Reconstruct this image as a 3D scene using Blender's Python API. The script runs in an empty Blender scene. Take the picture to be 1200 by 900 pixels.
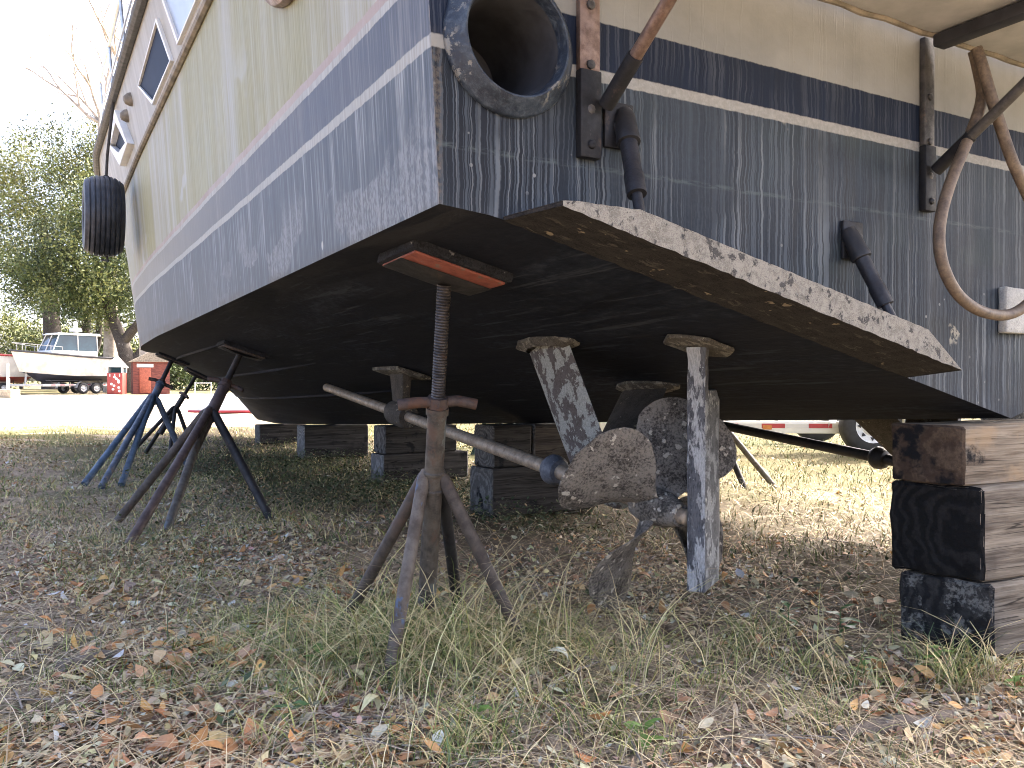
import bpy, bmesh, math, random
import numpy as np
from mathutils import Vector, Matrix

random.seed(7)
RNG = np.random.default_rng(11)
SC = bpy.context.scene
COL = SC.collection
R = math.radians

# ------------------------------------------------------------------ frame of reference
CAM_Z = 0.843          # the photographer crouches
FPX = 970.0            # focal length in pixels of the 1200 px wide photograph
HY = 445.0             # horizon row
YAW = R(29.55)         # the big boat's heading
HULL_O = Vector((1.674, 2.778, 0.0))
cy, sy = math.cos(YAW), math.sin(YAW)


def W(x, s, z):
    """boat coordinates (starboard, forward, up) -> world"""
    return Vector((HULL_O.x + x * cy - s * sy, HULL_O.y + x * sy + s * cy, z))


def L(p):
    dx, dy = p[0] - HULL_O.x, p[1] - HULL_O.y
    return Vector((dx * cy + dy * sy, -dx * sy + dy * cy, p[2]))


def at(px, py, Y):
    return Vector(((px - 600) / FPX * Y, Y, CAM_Z + (HY - py) / FPX * Y))


def on_ground(px, py, z=0.0):
    Y = (CAM_Z - z) * FPX / (py - HY)
    return at(px, py, Y)


def itp(x, tab):
    return float(np.interp(x, [a for a, b in tab], [b for a, b in tab]))


ZK = [(0, .714), (1, .664), (3, .562), (5, .46), (8, .32), (10, .235), (11.3, .24), (12.2, .5), (12.8, .95), (13.3, 1.7), (13.9, 3.3)]
BC = [(0, 2.1), (5, 2.1), (6.5, 2.06), (7.5, 1.97), (8.5, 1.82), (10, 1.48), (11.5, .9), (12.6, .35), (13.3, .03), (13.9, .03)]
ZC = [(0, 1.213), (4, 1.17), (7, 1.14), (9, 1.16), (11.5, 1.3), (12.6, 1.5), (13.3, 1.75), (13.9, 3.3)]
BM = [(0, 2.17), (5, 2.2), (7, 2.19), (8, 2.11), (9.5, 1.88), (11, 1.42), (12.5, .68), (13.6, .05), (13.9, .04)]
BR = [(0, 2.24), (3, 2.3), (8, 2.32), (9, 2.26), (10.5, 2.0), (12, 1.32), (13, .65), (13.9, .06)]


def zk(s): return itp(s, ZK)
def bc(s): return itp(s, BC)
def zc(s): return itp(s, ZC)
def zm(s): return 2.5 if s < 12.5 else 2.5 + (s - 12.5) * .57
def zr(s): return 2.93 + .032 * s


def side_b(s, z):
    c, m, r = zc(s), zm(s), zr(s)
    if z < m:
        t = max(0, (z - c) / max(.01, m - c))
        return bc(s) + (itp(s, BM) - bc(s)) * t
    t = (z - m) / max(.01, r - m)
    return itp(s, BM) + (itp(s, BR) - itp(s, BM)) * t


def bot(s, x):
    b = bc(s); a = abs(x); flat = min(.13, b * .12)
    zf = zc(s) - .013
    if a > b - flat:
        return zf + .013 * (a - (b - flat)) / flat
    return zk(s) + (zf - zk(s)) * a / max(.02, b - flat)


CAM_L = L((0, 0, CAM_Z))


def ray_l(px, py):
    d = L(at(px, py, 1.0)) - CAM_L
    return d


def on_y(px, py, y):
    """where a line of sight meets the boat's athwartships plane at y"""
    d = ray_l(px, py)
    return CAM_L + d * ((y - CAM_L.y) / d.y)


def on_x(px, py, x):
    d = ray_l(px, py)
    return CAM_L + d * ((x - CAM_L.x) / d.x)


def on_bottom(px, py):
    d = ray_l(px, py)
    t = 1.0
    while t < 16:
        p = CAM_L + d * t
        if p.y > 0 and abs(p.x) < bc(p.y) and p.z >= bot(p.y, p.x):
            return p
        t += .004
    return p


# ------------------------------------------------------------------ tagging
def tag(o, label=None, cat=None, group=None, kind=None):
    if label: o['label'] = label
    if cat: o['category'] = cat
    if group: o['group'] = group
    if kind: o['kind'] = kind
    return o


def empty(name, loc=(0, 0, 0), rz=0.0):
    o = bpy.data.objects.new(name, None)
    COL.objects.link(o)
    o.location = loc
    o.rotation_euler = (0, 0, rz)
    return o


# ------------------------------------------------------------------ mesh builder
def frame_of(d):
    d = Vector(d).normalized()
    up = Vector((0, 0, 1)) if abs(d.z) < .95 else Vector((1, 0, 0))
    a = d.cross(up).normalized()
    return a, d.cross(a).normalized()


class MB:
    def __init__(self):
        self.v, self.f, self.m = [], [], []

    def add(self, vs, fs, mi=0):
        n = len(self.v)
        self.v += [tuple(p) for p in vs]
        for f in fs:
            self.f.append([i + n for i in f]); self.m.append(mi)
        return self

    def tube(self, path, r, n=12, cap=True, mi=0, flat=1.0):
        path = [Vector(p) for p in path]
        k = len(path)
        rs = r if isinstance(r, (list, tuple)) else [r] * k
        vs, fs = [], []
        a = b = None
        for i, p in enumerate(path):
            d = (path[min(i + 1, k - 1)] - path[max(i - 1, 0)]).normalized()
            if a is None:
                a, b = frame_of(d)
            else:
                a = (a - d * a.dot(d)).normalized(); b = d.cross(a)
            for j in range(n):
                t = 2 * math.pi * j / n
                vs.append(p + a * (math.cos(t) * rs[i]) + b * (math.sin(t) * rs[i] * flat))
        for i in range(k - 1):
            for j in range(n):
                fs.append([i * n + j, i * n + (j + 1) % n, (i + 1) * n + (j + 1) % n, (i + 1) * n + j])
        if cap:
            fs.append(list(range(n))[::-1]); fs.append([(k - 1) * n + j for j in range(n)])
        return self.add(vs, fs, mi)

    def lathe(self, p0, d, prof, n=24, mi=0, sx=1.0):
        d = Vector(d).normalized(); a, b = frame_of(d); p0 = Vector(p0)
        vs, fs = [], []
        for (h, r) in prof:
            for j in range(n):
                t = 2 * math.pi * j / n
                vs.append(p0 + d * h + a * (math.cos(t) * r * sx) + b * (math.sin(t) * r))
        for i in range(len(prof) - 1):
            for j in range(n):
                fs.append([i * n + j, i * n + (j + 1) % n, (i + 1) * n + (j + 1) % n, (i + 1) * n + j])
        return self.add(vs, fs, mi)

    def box(self, c, size, ax=None, mi=0):
        c = Vector(c)
        ax = ax or (Vector((1, 0, 0)), Vector((0, 1, 0)), Vector((0, 0, 1)))
        h = [ax[i] * (size[i] / 2) for i in range(3)]
        vs = [c + h[0] * i + h[1] * j + h[2] * k for k in (-1, 1) for j in (-1, 1) for i in (-1, 1)]
        return self.hexa(vs, mi)

    def hexa(self, vs, mi=0):
        """eight corners: bottom (00,10,01,11) then top"""
        return self.add(vs, [[0, 2, 3, 1], [4, 5, 7, 6], [0, 1, 5, 4], [2, 6, 7, 3], [0, 4, 6, 2], [1, 3, 7, 5]], mi)

    def bar(self, p0, p1, w, t, side=None, mi=0):
        p0, p1 = Vector(p0), Vector(p1)
        d = (p1 - p0); ln = d.length; d.normalize()
        a, b = frame_of(d)
        if side is not None:
            a = (Vector(side) - d * Vector(side).dot(d)).normalized(); b = d.cross(a)
        return self.box((p0 + p1) / 2, (w, t, ln), (a, b, d), mi)

    def prism(self, poly, off, mi=0):
        n = len(poly); off = Vector(off)
        vs = [Vector(p) for p in poly] + [Vector(p) + off for p in poly]
        fs = [list(range(n))[::-1], [n + i for i in range(n)]]
        fs += [[i, (i + 1) % n, n + (i + 1) % n, n + i] for i in range(n)]
        return self.add(vs, fs, mi)

    def grid(self, rows, mi=0):
        n = len(rows[0]); vs = [p for r in rows for p in r]
        fs = [[i * n + j, i * n + j + 1, (i + 1) * n + j + 1, (i + 1) * n + j] for i in range(len(rows) - 1) for j in range(n - 1)]
        return self.add(vs, fs, mi)

    def build(self, name, mats, parent=None, smooth=35, bevel=0, origin=None, seg=2, sub=0, jit=0):
        me = bpy.data.meshes.new(name)
        vs = self.v
        if origin is not None:
            o_ = Vector(origin); vs = [tuple(Vector(p) - o_) for p in vs]
        me.from_pydata(vs, [], self.f)
        if not isinstance(mats, (list, tuple)): mats = [mats]
        for m in mats: me.materials.append(m)
        me.polygons.foreach_set('material_index', self.m)
        bm = bmesh.new(); bm.from_mesh(me)
        if bevel or sub or jit:
            bmesh.ops.remove_doubles(bm, verts=bm.verts, dist=1e-5)
        bmesh.ops.recalc_face_normals(bm, faces=bm.faces)
        if bevel:
            es = [e for e in bm.edges if len(e.link_faces) == 2 and e.calc_face_angle(0) > R(30)]
            bmesh.ops.bevel(bm, geom=es, offset=bevel, segments=seg, profile=.5, affect='EDGES', clamp_overlap=True, material=-1)
        if sub:
            bmesh.ops.subdivide_edges(bm, edges=bm.edges[:], cuts=sub, use_grid_fill=True)
        if jit:
            for v in bm.verts:
                q = v.co * 9
                n1 = math.sin(q.x * 1.7 + q.z * 2.1) + math.sin(q.y * 2.3 - q.z * 1.3 + 1) + math.sin(q.x * 3.9 + q.y * 4.7 + q.z * 5.3)
                q2 = v.co * 31
                n2 = math.sin(q2.x + 1.9 * q2.z) + math.sin(1.3 * q2.y - q2.z + 2) + math.sin(q2.x * 1.7 + q2.y * 2.1)
                v.co += v.normal * (n1 * jit * .25 + n2 * jit * .38 + random.uniform(-jit, jit) * .12)
        bm.to_mesh(me); bm.free()
        if smooth:
            me.polygons.foreach_set('use_smooth', [True] * len(me.polygons))
            me.set_sharp_from_angle(angle=R(smooth))
        o = bpy.data.objects.new(name, me)
        COL.objects.link(o)
        if parent is not None: o.parent = parent
        elif origin is not None: o.location = origin
        return o


def fast_mesh(name, V, faces, col, mat, parent=None, smooth=False):
    """V (N,k,3): N copies of one small pattern of k corners; col (N,3) each copy's own colour"""
    N, k, _ = V.shape
    me = bpy.data.meshes.new(name)
    me.vertices.add(N * k)
    me.vertices.foreach_set('co', V.reshape(-1).astype(np.float32))
    idx, starts, tot = [], [], 0
    for f in faces:
        starts.append(tot); idx += f; tot += len(f)
    idx = np.array(idx); base = (np.arange(N) * k)[:, None]
    li = (base + idx[None, :]).reshape(-1)
    ls = ((np.arange(N) * tot)[:, None] + np.array(starts)[None, :]).reshape(-1)
    me.loops.add(len(li)); me.loops.foreach_set('vertex_index', li.astype(np.int32))
    me.polygons.add(len(ls)); me.polygons.foreach_set('loop_start', ls.astype(np.int32))
    me.update(calc_edges=True)
    ca = me.attributes.new('tint', 'FLOAT_COLOR', 'POINT')
    c4 = np.ones((N, k, 4), np.float32); c4[:, :, :3] = col[:, None, :]
    ca.data.foreach_set('color', c4.reshape(-1))
    me.materials.append(mat)
    if smooth: me.polygons.foreach_set('use_smooth', [True] * len(me.polygons))
    o = bpy.data.objects.new(name, me); COL.objects.link(o)
    if parent is not None: o.parent = parent
    return o


# ------------------------------------------------------------------ materials
class Mat:
    def __init__(self, name, rough=.7, metal=0.0, spec=.5):
        self.m = bpy.data.materials.new(name); self.m.use_nodes = True
        self.t = self.m.node_tree
        self.b = self.t.nodes['Principled BSDF']
        self.b.inputs['Roughness'].default_value = rough
        self.b.inputs['Metallic'].default_value = metal
        self.b.inputs['Specular IOR Level'].default_value = spec
        self._p = None

    def n(self, typ): return self.t.nodes.new(typ)

    def set(self, sock, v):
        if hasattr(v, 'is_linked') or isinstance(v, bpy.types.NodeSocket): self.t.links.new(v, sock)
        else:
            if isinstance(v, (tuple, list)) and len(v) == 3 and sock.type == 'RGBA': v = (*v, 1)
            sock.default_value = v

    def P(self):
        if self._p is None:
            self._p = self.n('ShaderNodeTexCoord').outputs['Object']
        return self._p

    def xyz(self, v=None):
        s = self.n('ShaderNodeSeparateXYZ'); self.set(s.inputs[0], v or self.P()); return s.outputs

    def vec(self, x, y, z):
        c = self.n('ShaderNodeCombineXYZ')
        for i, q in enumerate((x, y, z)): self.set(c.inputs[i], q)
        return c.outputs[0]

    def scl(self, sc, loc=(0, 0, 0), v=None):
        m = self.n('ShaderNodeMapping'); self.set(m.inputs[0], v or self.P())
        m.inputs['Scale'].default_value = sc; m.inputs['Location'].default_value = loc
        return m.outputs[0]

    def noise(self, v=None, scale=1.0, detail=5, rough=.55, dist=0.0):
        n = self.n('ShaderNodeTexNoise'); self.set(n.inputs['Vector'], v or self.P())
        n.inputs['Scale'].default_value = scale; n.inputs['Detail'].default_value = detail
        n.inputs['Roughness'].default_value = rough; n.inputs['Distortion'].default_value = dist
        return n.outputs['Fac']

    def vor(self, v=None, scale=1.0, feat='F1', out='Distance', rnd=1.0):
        n = self.n('ShaderNodeTexVoronoi'); n.feature = feat; self.set(n.inputs['Vector'], v or self.P())
        n.inputs['Scale'].default_value = scale; n.inputs['Randomness'].default_value = rnd
        return n.outputs[out]

    def ramp(self, f, stops, interp='LINEAR'):
        n = self.n('ShaderNodeValToRGB'); self.set(n.inputs[0], f); r = n.color_ramp; r.interpolation = interp
        while len(r.elements) > 1: r.elements.remove(r.elements[-1])
        for i, (p, c) in enumerate(stops):
            e = r.elements[0] if i == 0 else r.elements.new(p)
            e.position = p; e.color = (*c, 1) if isinstance(c, (tuple, list)) else (c, c, c, 1)
        return n.outputs[0]

    def sm(self, x, a, b, lo=0.0, hi=1.0):
        n = self.n('ShaderNodeMapRange'); n.interpolation_type = 'SMOOTHSTEP'; self.set(n.inputs[0], x)
        n.inputs[1].default_value = a; n.inputs[2].default_value = b
        n.inputs[3].default_value = lo; n.inputs[4].default_value = hi
        return n.outputs[0]

    def op(self, o, a, b=0.0, c=None):
        n = self.n('ShaderNodeMath'); n.operation = o; self.set(n.inputs[0], a); self.set(n.inputs[1], b)
        if c is not None: self.set(n.inputs[2], c)
        return n.outputs[0]

    def mix(self, f, a, b, mode='MIX'):
        n = self.n('ShaderNodeMix'); n.data_type = 'RGBA'; n.blend_type = mode
        self.set(n.inputs[0], f); self.set(n.inputs[6], a); self.set(n.inputs[7], b)
        return n.outputs[2]

    def attr(self, name='tint'):
        n = self.n('ShaderNodeAttribute'); n.attribute_name = name; return n.outputs['Color']

    def bump(self, h, strength=.5, dist=.01):
        n = self.n('ShaderNodeBump'); n.inputs['Strength'].default_value = strength; n.inputs['Distance'].default_value = dist
        self.set(n.inputs['Height'], h); self.t.links.new(n.outputs[0], self.b.inputs['Normal']); return self

    def col(self, c): self.set(self.b.inputs['Base Color'], c); return self
    def rough(self, r): self.set(self.b.inputs['Roughness'], r); return self


def grime_metal(name, base, dark, rust=None, rust_amt=.5, rough=.6, metal=0.0, scale=1.0, paint=None, paint_thr=.55, spec=.4):
    """painted or bare metal with mottled wear, rust and, if given, patches of old paint"""
    M = Mat(name, rough, metal, spec)
    a = M.noise(scale=14 * scale, detail=8, rough=.65)
    b = M.noise(scale=55 * scale, detail=5, rough=.7)
    c = M.mix(M.sm(M.op('ADD', M.op('MULTIPLY', a, .65), M.op('MULTIPLY', b, .35)), .36, .62), dark, base)
    if paint is not None:
        p = M.noise(M.scl((1, 1, .6), (3.1, 0, 7.7)), scale=7 * scale, detail=7, rough=.7)
        c = M.mix(M.sm(p, paint_thr, paint_thr + .05), c, paint)
    if rust is not None:
        r = M.noise(M.scl((1, 1, .7), (9, 2, 4)), scale=10 * scale, detail=9, rough=.72)
        c = M.mix(M.sm(r, .62 - .25 * rust_amt, .72 - .2 * rust_amt), c, rust)
    M.col(c).rough(M.sm(a, .3, .7, rough + .15, rough - .1))
    M.bump(M.op('ADD', a, M.op('MULTIPLY', b, .5)), .35, .003)
    return M.m


def plain(name, c, rough=.6, metal=0, var=.25, scale=12, bump=.15):
    M = Mat(name, rough, metal)
    a = M.noise(scale=scale, detail=6, rough=.6)
    lo = tuple(x * (1 - var) for x in c); hi = tuple(min(1, x * (1 + var)) for x in c)
    M.col(M.mix(M.sm(a, .3, .7), lo, hi))
    if bump: M.bump(a, bump, .004)
    return M.m


def make_side_paint():
    M = Mat('weathered topside paint', .55, 0, .35)
    x, y, z = M.xyz()
    wob = M.op('MULTIPLY_ADD', M.noise(M.scl((0, 2.2, 0)), 1, 3), .014, -.007)
    edge = M.op('MULTIPLY_ADD', M.noise(M.scl((8, 26, 26)), 1, 4, .7), .010, -.005)
    zz = M.op('ADD', M.op('ADD', z, wob), edge)
    st = M.noise(M.scl((0, 20, .9)), 1, 7, .68)
    fine = M.noise(M.scl((0, 95, 3.2)), 1, 4, .6)
    blot = M.noise(M.scl((2, 2.3, 3.0)), 1, 6, .6)
    grain = M.noise(M.scl((60, 140, 60)), 1, 3, .6)
    med = M.noise(M.scl((0, 46, 1.6), (0, 5, 0)), 1, 5, .65)
    mixv = M.op('ADD', M.op('MULTIPLY', st, .28), M.op('ADD', M.op('MULTIPLY', fine, .30), M.op('ADD', M.op('MULTIPLY', med, .30), M.op('MULTIPLY', blot, .12))))
    navy = M.ramp(mixv, [(.40, (.026, .031, .039)), (.46, (.070, .080, .094)), (.52, (.130, .145, .162)), (.585, (.36, .375, .385))])
    # chalky scuffed patches low on the side, by the stern corner
    pt = M.noise(M.scl((1, 2.6, 4.2), (0, 1.35, .4)), 1, 4, .5, .6)
    pm = M.op('MULTIPLY', M.op('MULTIPLY', M.sm(pt, .50, .53), M.sm(z, 1.5, 1.30)), M.sm(y, 3.2, 1.4))
    navy = M.mix(M.op('MULTIPLY', pm, .8), navy, M.mix(M.sm(M.op('ADD', M.op('MULTIPLY', grain, .4), M.op('MULTIPLY', med, .6)), .42, .58), (.12, .125, .135), (.33, .335, .34)))
    pk = M.sm(M.vor(M.scl((1, 9, 6)), 1.0), .10, .06)
    navy = M.mix(M.op('MULTIPLY', pk, M.sm(M.noise(M.scl((1, 1.1, 1)), 1, 2), .5, .62)), navy, (.6, .58, .53))
    band = M.ramp(mixv, [(.40, (.046, .052, .070)), (.5, (.115, .124, .148)), (.60, (.25, .258, .275))])
    band = M.mix(M.sm(y, .6, 5.0, 0, .85), band, M.mix(st, (.26, .24, .20), (.42, .39, .33)))
    navy = M.mix(M.sm(y, 3.0, 8.0, 0, .30), navy, (.17, .168, .168))
    s2 = M.noise(M.scl((0, 6.5, .35), (0, 3, 0)), 1, 7, .62)
    s3 = M.noise(M.scl((0, 1.6, .12), (0, 8, 0)), 1, 4, .55)
    crm = M.ramp(M.op('ADD', M.op('MULTIPLY', s2, .6), M.op('MULTIPLY', fine, .4)), [(.38, (.29, .265, .15)), (.46, (.395, .375, .285)), (.53, (.455, .44, .38)), (.62, (.52, .505, .47))])
    grn = M.sm(s3, .42, .60)
    crm = M.mix(M.op('MULTIPLY', grn, .85), crm, M.mix(M.sm(fine, .35, .65), (.29, .265, .11), (.45, .425, .26)))
    br = M.op('MULTIPLY', M.sm(M.noise(M.scl((0, 3.1, .2), (0, 1, 5)), 1, 6, .7), .60, .70), .5)
    crm = M.mix(br, crm, (.30, .26, .16))
    pale = M.op('MULTIPLY', M.sm(M.noise(M.scl((1, 1.3, 1.5), (2, 6, 1)), 1, 3), .60, .63), M.sm(z, 2.2, 1.9))
    crm = M.mix(M.op('MULTIPLY', pale, .7), crm, (.52, .52, .515))
    crm = M.mix(M.sm(M.noise(M.scl((0, 16, .5), (0, 0, 3)), 1, 6, .7), .44, .74), M.mix(.20, crm, (.24, .22, .12)), crm)
    wht = M.mix(M.sm(fine, .35, .65), (.36, .345, .31), (.50, .485, .445))
    upr = M.mix(M.sm(s2, .35, .65), (.40, .38, .34), (.52, .50, .465))
    pink = M.mix(M.sm(blot, .3, .7), (.38, .285, .24), (.47, .39, .35))

    def above(h): return M.sm(zz, h - .0022, h + .0022)
    c = navy
    for h, nxt in ((1.541, wht), (1.569, band), (1.700, wht), (1.722, pink), (1.748, crm), (2.505, upr)):
        c = M.mix(above(h), c, nxt)
    worn = M.op('MULTIPLY', M.sm(y, .012, .0), M.sm(grain, .42, .55))
    c = M.mix(M.op('MULTIPLY', worn, .7), c, (.25, .20, .16))
    # scrape and rust along the chine
    ch = M.op('MULTIPLY', M.sm(z, 1.235, 1.195), M.sm(blot, .4, .6))
    c = M.mix(M.op('MULTIPLY', ch, .7), c, (.09, .075, .06))
    M.col(M.mix(1.0, c, (.79, .80, .785), 'MULTIPLY')).rough(M.sm(mixv, .35, .65, .45, .75))
    M.bump(M.op('ADD', M.op('MULTIPLY', med, .6), M.op('MULTIPLY', grain, .5)), .2, .004)
    return M.m


EXH = on_y(597, 53, 0)


def make_transom_paint():
    M = Mat('weathered transom paint', .6, 0, .22)
    x, y, z = M.xyz()
    wob = M.op('MULTIPLY_ADD', M.noise(M.scl((6, 0, 13)), 1, 4), .024, -.012)
    xw = M.op('ADD', x, wob)

    def dn(f, fz, off, d=2, r=.5): return M.noise(M.vec(M.op('MULTIPLY', xw, f), 0.0, M.op('MULTIPLY_ADD', z, fz, off)), 1, d, r)
    d1 = M.op('MAXIMUM', M.sm(dn(62, .40, 0, 1.5), .62, .66), M.sm(dn(95, .6, 31, 1.5), .62, .66))
    d2 = M.op('MAXIMUM', M.sm(dn(150, .8, 4, 2), .51, .62), M.sm(dn(105, .5, 17, 2), .54, .60))
    d3 = dn(18, .5, 9, 6, .68)
    fade = M.sm(M.noise(M.scl((3.2, 0, 2.2)), 1, 4), .36, .62)
    g = M.noise(M.scl((70, 70, 70)), 1, 4, .65)
    blot = M.noise(M.scl((4, 4, 5)), 1, 6, .62)
    base = M.ramp(M.op('ADD', M.op('MULTIPLY', d3, .55), M.op('ADD', M.op('MULTIPLY', blot, .25), M.op('MULTIPLY', g, .2))),
                  [(.36, (.010, .014, .021)), (.47, (.021, .028, .039)), (.56, (.040, .050, .063)), (.70, (.095, .108, .122))])
    up = M.sm(z, 1.18, 1.42)                      # the upper part is more chalked than the part below the scum line
    base = M.mix(M.op('MULTIPLY', M.op('MULTIPLY', up, .45), M.sm(d3, .30, .68)), base, (.115, .133, .148))
    brn = M.op('MULTIPLY', M.sm(dn(9, .3, 20, 5, .6), .56, .70), .5)
    base = M.mix(M.op('MULTIPLY', brn, .6), base, (.060, .050, .038))
    gn = M.op('MULTIPLY', M.sm(M.noise(M.scl((2, 0, 5), (4, 0, 1)), 1, 5), .5, .7), .5)
    base = M.mix(gn, base, (.065, .085, .078))
    sut = M.sm(M.op('ADD', M.op('MULTIPLY', M.op('SUBTRACT', x, EXH.x - .03), M.op('SUBTRACT', x, EXH.x - .03)), M.op('MULTIPLY', M.op('POWER', M.op('SUBTRACT', z, EXH.z - .08), 2.0), .5)), .085, .01)
    base = M.mix(M.op('MULTIPLY', sut, M.sm(blot, .25, .55, .45, .9)), base, (.012, .014, .019))
    dm = M.op('MULTIPLY', d1, fade)
    base = M.mix(M.op('MULTIPLY', dm, .75), base, (.29, .30, .295))
    base = M.mix(M.op('MULTIPLY', M.op('MULTIPLY', d2, M.sm(fade, .0, 1.0, .35, 1.0)), .5), base, (.19, .212, .228))
    zl = M.op('ADD', z, M.op('MULTIPLY_ADD', M.noise(M.scl((6, 0, 0)), 1, 4), .016, -.008))
    line = M.op('MULTIPLY', M.sm(M.op('ABSOLUTE', M.op('SUBTRACT', zl, 1.338)), .009, .001), M.sm(M.noise(M.scl((13, 1, 60), (2, 0, 0)), 1, 4, .7), .40, .58))
    base = M.mix(M.op('MULTIPLY', line, .42), base, (.19, .22, .195))
    # pale lime crusts where something was scraped off
    cr = M.op('MULTIPLY', M.sm(M.noise(M.scl((5.5, 1, 6.5), (7.4, 0, 2.2)), 1, 3), .66, .70), M.sm(g, .44, .52))
    base = M.mix(1.0, base, (.72, .76, .82), 'MULTIPLY')
    base = M.mix(cr, base, (.33, .31, .26))
    sp = M.sm(M.vor(M.scl((24, 1, 24)), 1.0), .13, .08)
    spm = M.sm(M.noise(M.scl((1.7, 1, 2.6), (1, 0, 6)), 1, 3), .54, .62)
    base = M.mix(M.op('MULTIPLY', M.op('MULTIPLY', sp, spm), .85), base, (.28, .28, .27))
    navy = M.mix(M.sm(d3, .35, .7), (.004, .009, .024), (.013, .022, .046))
    navy = M.mix(M.op('MULTIPLY', M.op('MULTIPLY', d2, fade), .22), navy, (.22, .24, .28))
    wht = M.mix(M.sm(g, .35, .7), (.33, .318, .285), (.42, .405, .37))
    crm = M.mix(M.sm(blot, .3, .7), (.285, .28, .26), (.35, .345, .32))
    speck = M.op('MULTIPLY', M.sm(g, .62, .70), .35)
    crm = M.mix(speck, crm, (.30, .26, .19))
    e = M.op('MULTIPLY_ADD', M.noise(M.scl((30, 0, 30)), 1, 4, .7), .008, -.004)
    zz = M.op('ADD', z, e)

    def above(h): return M.sm(zz, h - .0022, h + .0022)
    c = base
    for h, nxt in ((1.541, wht), (1.569, navy), (1.681, crm)):
        c = M.mix(above(h), c, nxt)
    worn = M.op('MULTIPLY', M.op('MULTIPLY', M.sm(x, -2.088, -2.10), M.sm(g, .38, .6)), M.sm(zz, 1.60, 1.5))
    c = M.mix(M.op('MULTIPLY', worn, .6), c, (.16, .13, .10))
    M.col(M.mix(1.0, c, (.78, .79, .785), 'MULTIPLY')).rough(M.sm(d3, .35, .65, .55, .75))
    M.bump(M.op('ADD', M.op('MULTIPLY', g, .6), M.op('MULTIPLY', dm, .6)), .18, .004)
    return M.m


def make_bottom_paint():
    M = Mat('black bottom paint', .8, 0, .15)
    x, y, z = M.xyz()
    st = M.noise(M.scl((7, 1.1, 4), (2, 0, 0)), 1, 8, .66, .8)
    g = M.noise(M.scl((40, 22, 40)), 1, 5, .65)
    sc = M.noise(M.scl((30, 2.2, 14)), 1, 5, .6)
    c = M.ramp(M.op('ADD', M.op('MULTIPLY', st, .6), M.op('MULTIPLY', g, .4)), [(.36, (.003, .0045, .0075)), (.46, (.008, .010, .0155)), (.54, (.018, .021, .028)), (.66, (.055, .058, .066))])
    c = M.mix(M.op('MULTIPLY', M.sm(sc, .57, .67), .6), c, (.085, .085, .088))
    big = M.noise(M.scl((1.6, .8, 1), (0, 4, 0)), 1, 4, .55)
    c = M.mix(M.op('MULTIPLY', M.sm(big, .50, .53), .6), c, (.015, .015, .019))
    ed = M.op('MULTIPLY', M.sm(M.op('ABSOLUTE', x), 1.86, 2.09), M.sm(st, .42, .56))
    c = M.mix(M.op('MULTIPLY', ed, .55), c, (.060, .052, .044))
    fr = M.op('MULTIPLY', M.sm(y, 5, 9), M.sm(st, .40, .62))
    c = M.mix(M.op('MULTIPLY', fr, .6), c, (.085, .080, .074))
    M.col(M.mix(1.0, c, (.56, .63, .76), 'MULTIPLY')).rough(M.sm(st, .3, .7, .75, .9))
    M.bump(M.op('ADD', M.op('MULTIPLY', g, .8), st), .3, .006)
    return M.m


def barnacle(name, base, base2, crust, crust_amt=.5, spot=(.5, .46, .36), spot_amt=.5, sc=1.0, streak=None):
    M = Mat(name, .85, 0, .2)
    P = M.P() if streak is None else M.scl(streak)
    a = M.noise(P, 16 * sc, 7, .62)
    g = M.noise(P, 120 * sc, 5, .72)
    b = M.noise(M.scl((1, 1, 1), (5, 3, 8), P), 11 * sc, 8, .68)
    c = M.mix(M.sm(M.op('ADD', M.op('MULTIPLY', a, .4), M.op('MULTIPLY', g, .6)), .40, .57), base, base2)
    th = .72 - .34 * crust_amt
    cm = M.sm(b, th, th + .035)
    cc = M.mix(M.sm(g, .35, .65), tuple(q * .62 for q in crust), crust)
    c = M.mix(cm, c, cc)
    dv = M.n('ShaderNodeVectorMath'); dv.operation = 'MULTIPLY_ADD'; M.set(dv.inputs[0], M.vec(M.noise(scale=45 * sc, detail=2), M.noise(M.scl((1, 1, 1), (4, 4, 4)), 45 * sc, 2), b)); dv.inputs[1].default_value = (.05, .05, .05); M.set(dv.inputs[2], M.P())
    v = M.vor(dv.outputs[0], 24 * sc)
    sp = M.op('MULTIPLY', M.sm(v, .27, .20), M.sm(M.noise(M.scl((1, 1, 1), (1, 9, 2)), 13 * sc, 3), .62 - .2 * spot_amt, .66 - .2 * spot_amt))
    c = M.mix(M.op('MULTIPLY', sp, .85), c, spot)
    M.col(c)
    M.bump(M.op('ADD', M.op('ADD', M.op('MULTIPLY', g, 1.0), M.op('MULTIPLY', cm, .5)), M.op('MULTIPLY', sp, .8)), .7, .006)
    return M.m


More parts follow.
